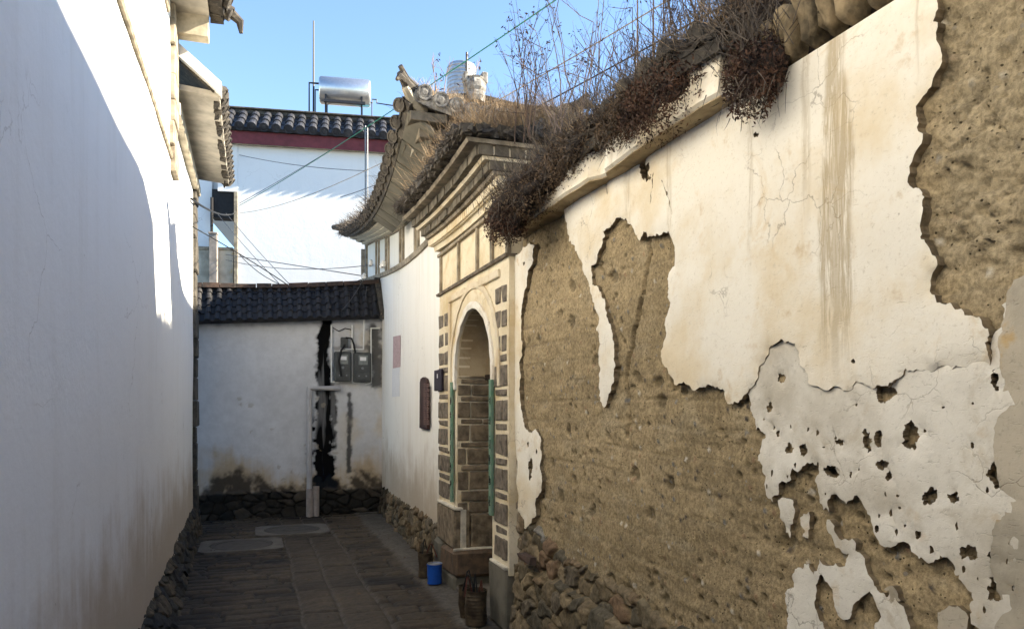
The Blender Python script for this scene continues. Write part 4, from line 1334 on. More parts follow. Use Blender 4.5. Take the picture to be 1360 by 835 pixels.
# ledge
simple('mud_shade_soffit', (.42, .33, .20), c2=(.24, .18, .10), scale=10, bump=.8, bd=.01)  # mud colour with the shade under the ledge painted in
lg = MB(); secs = []
ys_ = np.arange(2.40, 4.86, .06)
for i, y_ in enumerate(ys_):
    w = .010 * float(fbm(np.array([y_ * 3]), np.array([1.0]), 241, 3)[0]); z0 = 2.765 + w
    dp = .115 + w
    if 3.42 < y_ < 3.52: dp = .075
    secs.append([(XW + .05, y_, z0 - .006), (XW - dp + .012, y_, z0), (XW - dp, y_, z0 + .012), (XW - dp + .01, y_, z0 + .13), (XW - dp + .03, y_, z0 + .24), (XW + .05, y_, z0 + .26)])
lg.sweep(secs)
lg.build('ledge', M['cream_plaster'], ew, smooth=False)
ls = MB(); ls.sweep([[(q[0][0], q[0][1], q[0][2] - .004), (q[1][0] - .004, q[1][1], q[1][2] - .008), (q[1][0], q[1][1], q[1][2] - .001), (q[0][0], q[0][1], q[0][2] - .001)] for q in secs])
ls.build('ledge_soffit', M['mud_shade_soffit'], ew)
# body of the wall top
t_ = MB(); t_.box((XW + .02, -10, 2.775), (2.2, 4.85, 2.98)); t_.build('wall_top', M['moss_core'], ew)
# coping: broken tiles, then rounded mud-capped stones near the camera
r = MB()
def PW(s, t): return Vector((1.60 + .46 * t, s, 2.985 + .018 * math.sin(s * 5) + .10 * t))
tile_roof(r, PW, 2.35, 4.75, .20, 2, jit=.03, slab=.05, caps=False, lift=.02)
for (u, v, z) in ((925, 85, 3.15), (905, 92, 3.2), (800, 165, 3.9), (770, 190, 4.1)):
    p = at(u, v, z)
    n = 7; secs = []
    for q in range(3):
        secs.append([p + Vector((.05 + q * .12, math.cos(math.pi * k / (n - 1)) * .09, math.sin(math.pi * k / (n - 1)) * .05 * (1 if u > 850 else .6) + q * .03)) for k in range(n)] +
                    [p + Vector((.05 + q * .12, math.cos(math.pi * k / (n - 1)) * .075, math.sin(math.pi * k / (n - 1)) * .05 * (1 if u > 850 else .6) + q * .03 - .016)) for k in range(n - 1, -1, -1)])
    r.sweep(secs)
r.build('tile_coping', M['tile_old'], ew)
simple('mud_cap', (.36, .275, .16), c2=(.06, .048, .03), scale=9, bump=.9, bd=.02)
y_ = 2.42
while y_ > .3:
    d = random.uniform(.075, .115)
    bm = bmesh.new(); bmesh.ops.create_icosphere(bm, subdivisions=3, radius=1)
    cx, cy, cz = XW + .085, y_ - d / 2, 2.865 + random.uniform(-.01, .015)
    for v_ in bm.verts:
        p = v_.co.copy()
        p = Vector([math.copysign(abs(q) ** .5, q) for q in p])
        nn = 1 + .32 * float(fbm(np.array([p.x * 2 + y_ * 9]), np.array([p.y * 2 + p.z * 3]), 251, 4)[0])
        v_.co = Vector((cx + p.x * .15 * nn - .02 * p.z, cy + p.y * (d / 2 - .008) * nn, cz + p.z * .095 * nn))
    mb = MB(); bm.verts.index_update(); mb.add([v_.co for v_ in bm.verts], [[v_.index for v_ in f_.verts] for f_ in bm.faces]); bm.free()
    mb.build('coping_stone', M['mud_cap'], ew, smooth=True)
    y_ -= d
r = MB()
def PN(s, t): return Vector((1.74 + .4 * t, s, 3.01 + .16 * t))
tile_roof(r, PN, -4, 2.30, .2, 2, jit=.02, slab=.05, caps=False)
r.build('tile_coping', M['tile_old'], ew)
# ================================================================== unseen houses added to hold back light: behind the viewer, behind the earthen wall
bk_ = thing('shade_house', 'unseen tiled house across the alley behind the viewer, added to block sky light', 'house', (0, -12, 0))
b = MB(); b.box((-4, -15, 0), (6, -10.1, 5.6)); b.build('wall', M['far_white'], bk_)
r = MB()
def PK(s, t): return Vector((s, -9.6 - 2.9 * t, 5.5 + 1.5 * t))
def PK2(s, t): return Vector((s, -15.4 + 2.9 * t, 5.5 + 1.5 * t))
tile_roof(r, PK, -4.3, 6.3, .26, 6); tile_roof(r, PK2, -4.3, 6.3, .26, 3, caps=False)
r.build('roof', M['tile_old'], bk_)
nb = thing('shade_house', 'unseen tiled house behind the earthen wall, added to shade the left wall', 'house', (5.2, -1.2, 0))
b = MB(); b.box((4.0, -9.8, 0), (7.0, 3.9, 5.6)); b.build('wall', M['far_white'], nb)
r = MB()
def PN1(s, t): return Vector((3.6 + 1.9 * t, s, 5.5 + NBR * t))
def PN2(s, t): return Vector((7.4 - 1.9 * t, s, 5.5 + NBR * t))
NBR = 1.0
tile_roof(r, PN1, -10, 4.15, .24, 7); tile_roof(r, PN2, -10, 4.15, .24, 4, caps=False)
r.tube([(5.5, -10, 5.5 + NBR), (5.5, 4.2, 5.5 + NBR)], .1, 8)
r.build('roof', M['tile_old'], nb)
b = MB()
for q in ((3.5, 5.5, 5.45, 5.48 + NBR), (7.5, 5.5, 5.45, 5.48 + NBR)):
    b.hexa([(q[0], 4.08, q[2]), (q[0], 4.22, q[2]), (q[1], 4.22, q[3]), (q[1], 4.08, q[3]), (q[0], 4.08, q[2] + .16), (q[0], 4.22, q[2] + .16), (q[1], 4.22, q[3] + .16), (q[1], 4.08, q[3] + .16)])
b.box((3.46, -10, 5.44), (3.60, 4.08, 5.60))
b.build('bargeboard', M['dark_wood'], nb)  # boards added to smooth this roof's shadow edge
b = MB(); b.add([(4.05, 3.88, 5.55), (6.95, 3.88, 5.55), (5.5, 3.88, 5.55 + NBR * .8)], [(0, 1, 2)]); b.build('gable', M['far_white'], nb)

# ================================================================== far white house closing the view
A1 = -math.radians(8.3)
L0 = Vector((-.29, 17.0, 0))
fh = thing('white_house', 'big white house at the end of the alley with dark red fascia under black tiles', 'house', L0, rotz=A1)
FX = Vector((math.cos(A1), math.sin(A1), 0)); FN = Vector((math.sin(A1), -math.cos(A1), 0))
def onF(u, v, off=0.0):              # local coordinates on the facade plane moved off towards us
    r = ray(u, v); o = Vector((0, 0, CAMH)); p0 = L0 + FN * off
    t = (p0 - o).dot(FN) / r.dot(FN); p = o + r * t - L0
    return Vector((p.dot(FX), -p.dot(FN), p.z))
HE = 7.2
b = MB(); b.box((0, 0, 0), (9, 8, HE - .05)); local_build(b, 'wall', M['far_white'], fh)
b = MB(); b.box((-.85, .35, 5.9), (-.002, 8, HE - .05)); b.box((-.40, -.02, 6.15), (-.002, .345, HE - .05)); local_build(b, 'wall', M['far_white'], fh)
b = MB(); b.box((-.45, -.12, HE - .045), (9.1, .0, HE + .0)); local_build(b, 'soffit', M['soffit_cream'], fh)
b = MB(); b.box((-.50, -.15, HE - .06), (9.1, -.122, HE + .20)); b.box((-.50, -.12, HE + .003), (9.1, .3, HE + .20)); local_build(b, 'fascia', M['red_fascia'], fh)
r = MB()
def PF(s, t): return Vector((s, -.24 + .66 * t, HE + .27 + .52 * t))
tile_roof(r, PF, -.55, 9.1, .245, 3, r=.085, jit=.006, slab=.06)
local_build(r, 'roof', M['tile_dark'], fh)
r = MB()
r.box((-.55, .36, HE + .76), (9.1, .50, HE + .83), bev=.01); r.box((-.55, .33, HE + .86), (9.1, .53, HE + .90), bev=.01); r.box((-.55, .38, HE + .64), (9.1, .48, HE + .88))
local_build(r, 'ridge', M['tile_old'], fh)
r = MB(); r.box((-.40, .30, HE + .84), (-.26, .5, HE + 1.24), bev=.02); r.box((-.38, .32, HE + 1.242), (-.28, .48, HE + 1.30), bev=.01); local_build(r, 'ridge_ornament', M['tile_old'], fh)
r = MB()
r.hexa([(-.62, -.33, HE + .2), (-.50, -.33, HE + .2), (-.50, .4, HE + .72), (-.62, .4, HE + .72), (-.62, -.33, HE + .32), (-.50, -.33, HE + .32), (-.50, .4, HE + .84), (-.62, .4, HE + .84)])
local_build(r, 'verge', M['trim'], fh)
r = MB(); r.box((-.55, .48, HE + .05), (9.1, 8, HE + .74)); local_build(r, 'roof_deck', M['concrete'], fh)
# open corner porch on the left
p0, p1 = onF(262, 330), onF(312, 330)
cwl = MB(); cwl.box((-.07, -.04, 0), (-.002, .20, 6.15)); local_build(cwl, 'column', M['trim'], fh)
cwl = MB(); cwl.box((-1.6, .02, onF(290, 330).z - .03), (-.10, .16, onF(290, 330).z + .04), bev=.01); local_build(cwl, 'parapet_cap', M['trim'], fh)
cwl = MB(); cwl.box((-1.6, .04, 0), (-.10, .14, onF(290, 330).z - .032)); local_build(cwl, 'parapet', M['grey_plaster'], fh)
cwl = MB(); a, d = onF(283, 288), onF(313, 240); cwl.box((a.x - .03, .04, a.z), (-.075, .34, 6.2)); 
local_build(cwl, 'dark_block', M['loggia_dark'], fh)  # dark block filling the top of the porch opening
cwl = MB(); a = onF(279, 330); cwl.box((-1.7, .18, 3), (a.x, .34, 7.0)); local_build(cwl, 'side_wall', M['far_white'], fh)
a, d = onF(278, 372, .05), onF(289, 312, .05)
pst = MB(); pst.box((a.x, -.10, 3.0), (d.x, .015, d.z), bev=.01); pst.box((a.x - .01, -.12, d.z + .001), (d.x + .01, .018, d.z + .05), bev=.01); local_build(pst, 'gate_post', M['post_stone'], fh)
a = onF(283, 312); pst = MB(); pst.tube([(a.x - .02, -.03, a.z + .05), (a.x - .02, -.03, 6.0)], .03, 8); local_build(pst, 'post', M['loggia_dark'], fh)

# ---- solar water heater on that roof
zt = HE + .74
cL, cR = onF(425, 122, -1.0), onF(491, 122, -1.0)
def fw(p): return L0 + FX * p[0] - FN * p[1] + Vector((0, 0, p[2]))
wh_ = thing('water_heater', 'horizontal silver drum of a solar water heater on the far black roof', 'water heater', fw((cL.x + .5, 1.0, zt)), rotz=A1)
Lh = cR.x - cL.x; zc_ = onF(458, 122.5, -1.0).z - zt; R_ = .305
t = MB(); x0 = -.5
t.lathe([(0, x0 - .02), (R_ * .9, x0 - .01), (R_, x0 + .03), (R_, x0 + Lh - .03), (R_ * .9, x0 + Lh + .02), (0, x0 + Lh + .03)], (0, 0, zc_), axis='X', n=32)
local_build(t, 'drum', M['steel'], wh_, smooth=True)
for xx in (x0 + .12, x0 + Lh - .2):
    t = MB(); t.box((xx, -.25, .03), (xx + .04, -.2, zc_ - .12)); t.box((xx, .2, .0), (xx + .04, .25, zc_ - .12)); t.box((xx, -.28, .0), (xx + .04, .28, .03)); local_build(t, 'leg', M['pipe_dark'], wh_)
t = MB(); t.box((x0 + .1, -.32, zc_ - R_ - .07), (x0 + Lh - .1, -.26, zc_ - R_ - .01)); local_build(t, 'rail', M['pipe_dark'], wh_)
def pipe(name, pts, r, parent, mat='pipe_dark'):
    t = MB(); t.tube(pts, r, 6); return local_build(t, name, M[mat], parent)
pipe('pipe', [(x0 - .02, 0, zc_ + .15), (x0 - .24, 0, zc_ + .15), (x0 - .24, 0, -.05)], .022, wh_)
pipe('pipe', [(x0 - .02, -.05, zc_ - .02), (x0 - .1, -.05, zc_ - .02), (x0 - .1, -.05, .02), (x0 + .2, -.05, .02)], .018, wh_)
pipe('pipe', [(x0 + Lh, 0, zc_ - .2), (x0 + Lh + .06, 0, zc_ - .2), (x0 + Lh + .06, 0, zc_ - .12), (x0 + Lh + .16, 0, zc_ - .12), (x0 + Lh + .16, 0, zc_ - .2), (x0 + Lh + .9, 0, zc_ - .26)], .016, wh_)
pipe('pipe', [(x0 + Lh + .05, 0, zc_ - .2), (x0 + Lh + .05, 0, .0)], .014, wh_)
a = onF(416.5, 28, -1.2); b_ = onF(416.5, 112, -1.2)
rod = MB(); p = fw((a.x, 1.2, zt)); rod.tube([p, p + Vector((0, 0, a.z - zt))], [.028, .018], 6)
tag(rod.build('vent_rod', M['pipe_dark']), 'tall thin dark rod rising beside the silver drum on the far roof', 'rod')
sk = MB(); c = onF(512, 146, -1.4); q = fw((c.x, 1.4, zt))
sk.hexa([q + FX * a_ + Vector((0, 0, z_)) - FN * d_ for (a_, z_, d_) in ((-.55, .0, 0), (.7, .0, 0), (.7, .25, .5), (-.55, .25, .5), (-.55, .04, 0), (.7, .04, 0), (.7, .29, .5), (-.55, .29, .5))])
tag(sk.build('solar_panel', M['blue_plastic']), 'low pale blue panel lying on the far roof right of the silver drum', 'panel')

# ---- house with the upright tank, behind the hall
th = thing('flat_roofed_house', 'plain white flat roofed house behind the hall that carries the upright tank', 'house', (4.6, 15.2, 0))
b = MB(); b.box((3.2, 13.9, 0), (6.2, 15.9, 5.3)); b.build('wall', M['far_white'], th)
b = MB(); b.box((3.1, 13.8, 5.302), (6.3, 16.0, 5.45)); b.build('roof', M['concrete'], th)
pc = at(613, 120, 15.2)
zb = 5.45; ztop = at(613, 88, 15.2).z; R_ = .285
wt = thing('water_tank', 'upright ribbed stainless steel water tank rising behind the upper tiled roof', 'water tank', (pc.x, pc.y, zb))
t = MB(); prof = [(0, zb + 1.8), (R_, zb + 1.8)]
z = zb + 1.8
while z < ztop - .04:
    prof += [(R_, z), (R_ + .012, z + .02), (R_ + .012, z + .04), (R_, z + .06)]; z += .075
prof += [(R_, ztop - .03), (R_ * .93, ztop), (R_ * .3, ztop + .05), (0, ztop + .06)]
t.lathe(prof, (pc.x, pc.y, 0), n=36); t.build('tank', M['tank_steel'], wt, smooth=False)
for k in range(4):
    a = math.pi / 4 + k * math.pi / 2
    l = MB(); l.tube([(pc.x + .26 * math.cos(a), pc.y + .26 * math.sin(a), zb), (pc.x + .24 * math.cos(a), pc.y + .24 * math.sin(a), zb + 1.8)], .02, 6); l.build('leg', M['pipe_dark'], wt)
l = MB(); l.tube([(pc.x + .02, pc.y - R_ - .03, zb), (pc.x + .02, pc.y - R_ - .03, ztop + .14)], .022, 6); l.build('pipe', M['pipe_dark'], wt)
# ---- thin double pole behind the hall
for du, lab, nm in ((485.2, 'left one of the two thin grey poles before the far white house', 1), (488, 'right one of the two thin grey poles before the far white house', 2)):
    p = at(du, 164 + 3 * nm, 14.6); l = MB(); l.tube([(p.x, p.y, 0), p], .014, 6)
    tag(l.build('pole', M['pipe_grey']), lab, 'pole', 'thin poles behind the hall')

# ================================================================== things on the end wall
yw = YB - .006
def ww(u, v): p = onY(u, v, yw); return p.x, p.z
def meter(u0, v0, u1, v1, label):
    x0, z1 = ww(u0, v0); x1, z0 = ww(u1, v1)
    m = thing('electric_meter', label, 'electric meter', ((x0 + x1) / 2, yw, z0), 'electric meters')
    o = WL[m.name]
    b = MB(); b.box((x0, yw - .10, z0), (x1, yw - .002, z1), bev=.018); b.build('case', M['meter_grey'], m)
    w, h = x1 - x0, z1 - z0
    b = MB(); b.box((x0 + w * .28, yw - .108, z0 + h * .58), (x0 + w * .80, yw - .098, z0 + h * .90), bev=.004); b.build('window', M['meter_glass'], m)
    b = MB(); b.box((x0 + w * .36, yw - .112, z0 + h * .72), (x0 + w * .70, yw - .106, z0 + h * .84)); b.build('dial', M['paper_white'], m)
    b = MB(); b.box((x0 + w * .12, yw - .112, z0 + h * .08), (x0 + w * .88, yw - .099, z0 + h * .34), bev=.006); b.build('terminal_cover', M['meter_grey'], m)
    b = MB()
    for q in (.3, .7): b.lathe([(0, -.006), (.012, -.006), (.012, 0)], (x0 + w * q, yw - .113, z0 + h * .21), axis='Y', n=8)
    b.lathe([(0, -.006), (.02, -.006), (.02, 0)], (x0 + w * .5, yw - .101, z0 + h * .47), axis='Y', n=10)
    b.build('screw', M['pipe_grey'], m)
meter(443, 467, 466, 507, 'grey electric meter on the end wall, the left one beside the black tar streak')
meter(468.5, 468, 492, 508, 'grey electric meter on the end wall, the right one nearest the corner')
jb = MB(); x0, z1 = ww(452, 448); x1, z0 = ww(462, 462); jb.box((x0, yw - .07, z0), (x1, yw - .002, z1), bev=.01)
tag(jb.build('junction_box', M['meter_grey']), 'small dark junction box just above the two electric meters', 'junction box')
def conduit(pts, r, mat, label, name='conduit', cat='conduit', off=.03):
    P_ = [Vector((ww(u, v)[0], yw - off, ww(u, v)[1])) for u, v in pts]
    t = MB(); t.tube(P_, r, 8); return tag(t.build(name, M[mat]), label, cat)
conduit([(440, 432), (440, 507), (450, 508)], .014, 'white_paint', 'thin white conduit down the left side of the electric meters')
conduit([(467.5, 432), (467.5, 508), (478, 508)], .014, 'white_paint', 'thin white conduit running between the two electric meters')
conduit([(504, 436), (492.5, 436), (492.5, 508), (485, 510)], .014, 'white_paint', 'thin white conduit right of the electric meters, bent towards the corner')
conduit([(483, 425), (482, 464), (458, 464)], .014, 'white_paint', 'short white conduit dropping onto the right electric meter', off=.06)
conduit([(457, 458), (452, 466), (449, 480), (452, 500)], .016, 'wire_black', 'thick black cable curling from the junction box over the left meter', 'cable', 'cable', .13)
conduit([(458, 449), (466, 450), (469, 458), (471, 470)], .014, 'wire_black', 'thick black cable arching from the junction box to the right meter', 'cable', 'cable', .09)
conduit([(440, 434), (450, 440), (458, 436), (467, 438)], .007, 'wire_black', 'thin slack black wire above the electric meters', 'cable', 'cable', .02)
conduit([(452, 515.5), (410.5, 515.5), (410.5, 520), (410.5, 648)], .040, 'pvc', 'tall grey plastic drain pipe with a bend, on the end wall', 'drain_pipe', 'drain pipe', .05)
conduit([(411, 648), (411, 690)], .052, 'pvc_brown', 'brownish lower sleeve below the tall grey drain pipe', 'pipe_sleeve', 'pipe', .055)
conduit([(419.3, 645), (419.3, 690)], .048, 'pvc_brown', 'short brownish pipe stub standing right of the tall drain pipe', 'pipe_stub', 'pipe', .055)
x0, z0 = ww(434, 421)
cm = thing('insulator', 'small white insulator knob at the top of the black tar streak', 'insulator', (x0, yw, z0), 'wall insulators')
b = MB(); b.lathe([(0, -.02), (.03, -.02), (.045, .01), (.03, .03), (.045, .05), (.02, .075), (0, .08)], (x0, yw - .08, z0), n=10); b.build('knob', M['white_paint'], cm)
b = MB(); b.tube([(x0, yw, z0 - .02), (x0, yw - .08, z0 - .02)], .012, 6); b.build('bracket', M['pipe_dark'], cm)
# hump of cement in the corner
p = onZ(470, 655, .33)
def lump(name, c, r, mat, seed, sub=3, flat=1.0, amp=.25):
    bm = bmesh.new(); bmesh.ops.create_icosphere(bm, subdivisions=sub, radius=1)
    cs = np.array([v.co[:] for v in bm.verts])
    k = 1 + amp * (fbm(cs[:, 0] * 1.5 + seed, cs[:, 1] * 1.5 + cs[:, 2] * 1.2, seed, 4))
    mb = MB(); mb.add([Vector((c[0] + a[0] * r[0] * q, c[1] + a[1] * r[1] * q, c[2] + a[2] * r[2] * q)) for a, q in zip(cs, k)], [[v.index for v in f.verts] for f in bm.faces]); bm.free()
    return mb.build(name, M[mat], smooth=True)

# ================================================================== notices and plaques
def on_hall_board(name, pts, mat, th, label, cat):
    P_ = [onHall(u, v, .004) for u, v in pts]; n = len(P_)
    mb = MB(); vs = P_ + [p + Vector((-th, 0, 0)) for p in P_]
    mb.add(vs, [tuple(range(n)), tuple(range(2 * n - 1, n - 1, -1))] + [(i, (i + 1) % n, n + (i + 1) % n, n + i) for i in range(n)])
    return tag(mb.build(name, M[mat]), label, cat)
on_hall_board('paper_notice', [(522.5, 447), (532, 445), (532, 487), (522, 489)], 'paper_pink', .004, 'faded pink printed notice pasted on the white hall wall', 'notice')
on_hall_board('paper_notice', [(521.5, 489.5), (531, 487.5), (531, 526), (521, 527)], 'paper_white', .006, 'blank white sheet pasted just under the pink notice', 'notice')
pq = thing('plaque', 'tall dark red-brown plaque with rounded top on the white hall wall', 'plaque', onHall(566, 568))
P_ = [onHall(u, v, .003) for u, v in ((560.5, 568), (561, 508), (562, 503), (565.5, 500.5), (569, 503), (570.5, 508), (571, 570))]
mb = MB(); n = len(P_); vs = P_ + [p + Vector((-.03, 0, 0)) for p in P_]
mb.add(vs, [tuple(range(n)), tuple(range(2 * n - 1, n - 1, -1))] + [(i, (i + 1) % n, n + (i + 1) % n, n + i) for i in range(n)])
mb.build('board', M['plaque_brown'], pq)
mb = MB()
for k in range(24):
    v = 510 + k * 2.3
    for q in range(2):
        a = onHall(562.2 + q * 4.0 + random.uniform(0, .6), v, .036); d = onHall(565.2 + q * 4.0 + random.uniform(-1.2, .4), v, .036)
        mb.box((a.x - .001, a.y, a.z - .006), (a.x + .004, d.y, a.z + .006))
tx = mb.build('text', M['plaque_text'], pq)
pv = thing('plaque', 'small dark purple sign on the far brick pilaster of the gateway', 'plaque', onX(583, 519, GX))
a, d = onX(578.5, 519, GX - .02), onX(588, 490, GX - .02)
mb = MB(); mb.box((GX - .035, a.y, a.z), (GX - .012, d.y, d.z), bev=.004); mb.build('board', M['plaque_purple'], pv)
c = (a + d) / 2
mb = MB(); mb.box((GX - .039, c.y - .012, c.z + .02), (GX - .034, c.y + .012, c.z + .06)); mb.build('mark', M['paper_white'], pv)
# green couplet strips with dark characters
def couplet(ya, yb, za, zb, label, seed):
    t = thing('couplet_strip', label, 'door couplet', (GX - .02, (ya + yb) / 2, za), 'green couplet strips')
    mb = MB(); mb.box((GX - .035, ya, za), (GX - .012, yb, zb), bev=.003, jit=.002); mb.build('strip', M['green_paint'], t)
    rr = random.Random(seed); mb = MB(); z = zb - .12; xf = GX - .036; w = yb - ya
    while z > za + .1:
        for k in range(5):
            y0_ = ya + w * rr.uniform(.15, .55); z0_ = z - rr.uniform(0, .07)
            if rr.random() < .55: mb.box((xf - .002, y0_, z0_), (xf + .002, y0_ + w * rr.uniform(.2, .32), z0_ + .006))
            else: mb.box((xf - .0023, y0_, z0_ - .025), (xf + .0022, y0_ + .006, z0_ + .02))
        z -= .15
    mb.build('characters', M['ink'], t)
pa, pb_ = onX(594, 508, GX), onX(600, 652, GX)
couplet(6.43, 6.49, .76, onX(597, 508, GX).z, 'green couplet strip on the far side of the arched doorway', 5)
couplet(5.275, 5.335, .80, onX(648, 505, GX).z, 'green couplet strip on the near side of the arched doorway', 9)

# ================================================================== tins on the ground
def tin(name, label, cat, c, r, h, mat, ribs=6, wires=0, seed=1, tilt=0, group=None):
    t = thing(name, label, cat, c, group)
    c = Vector(c); prof = [(0, .003), (r, .003), (r, .02)]
    for k in range(ribs):
        z = .03 + (h - .05) * k / max(1, ribs); dz = (h - .05) / max(1, ribs)
        prof += [(r, z), (r * 1.03, z + dz * .35), (r, z + dz * .7)]
    prof += [(r, h - .015), (r * 1.05, h - .01), (r * 1.05, h), (r * .96, h), (r * .95, .03), (0, .03)]
    mb = MB(); mb.lathe(prof, c, n=26)
    mb.v = [(x + .004 * math.sin(z * 31 + y * 9 + seed) + tilt * (z - c.z), y + .004 * math.cos(z * 27 + x * 14 + seed), z) for x, y, z in mb.v]
    mb.build('can', M[mat], t)
    rr = random.Random(seed)
    for k in range(wires):
        a = rr.uniform(0, 6.28); q = Vector((math.cos(a) * r * .8, math.sin(a) * r * .8, h))
        d = Vector((rr.uniform(-1, 1) * r * .7, rr.uniform(-1, 1) * r * .7, rr.uniform(.06, .13)))
        mb = MB(); mb.tube([c + q - Vector((0, 0, .06)), c + q, c + q + d * .6 + Vector((0, 0, .03)), c + q + d, c + q * .6 + d + Vector((d.x, d.y, -.03))], .006, 5)
        mb.build('wire', M['red_wire' if k % 2 else 'wire_black'], t)
    return t
g = onZ(632, 828, 0.02); tin('tin_can', 'rusty ribbed tin can with bent wires, nearest one by the plinth', 'tin can', g, .078, .25, 'rust_tin', 8, 4, 3, group='old tins by the gateway')
g2 = onZ(618, 819, 0.02); tin('tin_can', 'narrow dark tin standing close behind the nearest rusty can', 'tin can', g2, .042, .24, 'rust_tin', 1, 1, 8, tilt=-.06, group='old tins by the gateway')
g = onZ(565.5, 765, 0.02); tin('tin_can', 'rusty ribbed tin can behind the blue tin', 'tin can', g, .068, .225, 'rust_tin', 7, 3, 5, group='old tins by the gateway')
g = onZ(577.5, 774, 0.02)
bt = tin('paint_tin', 'bright blue paint tin on the paving before the gateway', 'paint tin', g, .066, .175, 'blue_tin', 0, 0, 2)
mb = MB(); mb.lathe([(0, .168), (.058, .168), (.064, .178), (.067, .182), (.069, .176)], g, n=24); mb.build('rim', M['pipe_grey'], bt)
# dark plank bits on the plinth ledge
mb = MB(); p = onX(695, 742, XW - .1); mb.box((p.x, p.y - .12, p.z - .01), (p.x + .05, p.y + .12, p.z + .02), jit=.012)
tag(mb.build('wood_scrap', M['ridge_brown']), 'dark reddish scrap of wood on the plinth ledge beside the gateway', 'scrap')
# manholes
for (u, v, lab) in ((321, 725, 'round manhole cover in a cement square, the nearer one'), (388, 704.5, 'round manhole cover in a cement square, the farther one by the drain pipes')):
    c = onZ(u, v, .0); mh = thing('manhole_cover', lab, 'manhole cover', (c.x, c.y, 0), 'manhole covers')
    n = 36; R_ = .335
    mb = MB(); hs_ = .45
    ring_in = [(c.x + (R_ + .012) * math.cos(2 * math.pi * k / n), c.y + (R_ + .012) * math.sin(2 * math.pi * k / n)) for k in range(n)]
    ring_out = []
    for k in range(n):
        a = 2 * math.pi * k / n; q = hs_ / max(abs(math.cos(a)), abs(math.sin(a)))
        ring_out.append((max(c.x + q * math.cos(a), -.62), c.y + q * math.sin(a) * .86))
    ztp = .022
    vs = [(x, y, ztp) for x, y in ring_in] + [(x, y, ztp) for x, y in ring_out] + [(x, y, -.03) for x, y in ring_in] + [(x, y, -.03) for x, y in ring_out]
    fs = []
    for k in range(n):
        q = (k + 1) % n; fs += [(k, q, n + q, n + k), (n + k, n + q, 3 * n + q, 3 * n + k), (2 * n + k, 2 * n + q, q, k)]
    mb.add(vs, fs); mb.build('collar', M['concrete'], mh)
    mb = MB(); mb.lathe([(0, .016), (.10, .017), (.11, .020), (.12, .017), (R_ - .05, .017), (R_ - .045, .022), (R_ - .002, .022), (R_, .015), (R_, -.03)], c, n=n); mb.build('lid', M['iron_cover'], mh)

# ================================================================== insulators on the hall frieze and cables
def insul(u, v, off, label):
    p = onHall(u, v, off); t = thing('insulator', label, 'insulator', onHall(u, v, 0), 'hall insulators')
    mb = MB(); mb.tube([onHall(u, v, -.02), p], .012, 6); mb.tube([p + Vector((0, -.07, 0)), p + Vector((0, .07, 0))], .010, 6); mb.build('bracket', M['pipe_dark'], t)
    for d in (-.06, .06):
        mb = MB(); mb.lathe([(0, -.015), (.026, -.01), (.032, .02), (.022, .03), (.03, .05), (.014, .07), (0, .075)], p + Vector((0, d, 0)), n=9); mb.build('knob', M['white_paint'], t)
    return p
i1 = insul(492, 352, .20, 'twin knob insulator bracket on the frieze, the farther one')
i2 = insul(508, 354, .22, 'twin knob insulator bracket on the frieze, the nearer one')
i3 = insul(483, 370, .30, 'lowest insulator bracket near the end wall roof')
def cable(a, b_, r, mat, label, sag=.0, n=14):
    a, b_ = Vector(a), Vector(b_)
    pts = [a + (b_ - a) * (k / n) - Vector((0, 0, 4 * sag * (k / n) * (1 - k / n))) for k in range(n + 1)]
    mb = MB(); mb.tube(pts, r * .72, 5); return tag(mb.build('cable', M[mat]), label, 'cable', 'overhead cables')
FW = lambda u, v: fw(onF(u, v, .03))
cable(FW(318, 273), at(756, -12, 5.5), .008, 'wire_green', 'green wire stretched from the far house up across the sky', .06)
cable(FW(318, 283), at(892, -2, 4.2), .006, 'wire_pale', 'pale brown wire rising from the far house over the grassy roofs', .25)
cable(at(452, 262, 13.2), at(985, -6, 3.6), .007, 'wire_black', 'black wire rising over the roofs to the upper right', .10)
cable(FW(318, 206), at(486, 227, 14.6), .009, 'wire_grey', 'thin grey wire from far house eave to the poles', .06)
cable(FW(318, 270), at(486, 170, 14.6), .007, 'wire_grey', 'thin grey wire slanting up to the pole tops', .03)
cable(FW(300, 338), i3 + Vector((0, .06, .05)), .010, 'wire_grey', 'straight grey wire across the lower white facade', .0)
cable(FW(300, 345), i1, .008, 'wire_grey', 'slightly sagging grey wire across the lower white facade', .12)
cable(FW(318, 338), i3, .011, 'wire_black', 'deeply sagging black wire below the others on the facade', .42)
cable((XL, 9.6, 3.72), onY(383, 379, YB + .25), .010, 'wire_black', 'black wire dropping from the left house to the tiled coping', -.02)
cable(FW(288, 283), onY(375, 381, YB + .3), .008, 'wire_grey', 'left one of two slanting grey wires before the white facade', .03)
cable(FW(300, 283), onY(388, 381, YB + .3), .008, 'wire_grey', 'right one of two slanting grey wires before the white facade', .03)
cable((XL, 9.5, 4.02), FW(312, 283), .02, 'wire_black', 'thick black bundled cable by the dark porch', .10)
cable(i3, onY(436, 424, YB - .09), .006, 'wire_grey', 'thin service wire drooping to the knob above the tar streak', .10)
cable(onY(487, 380, YB - .05), onY(483, 425, YB - .04), .008, 'wire_grey', 'short service wire over the tiled coping to the meters', .0)

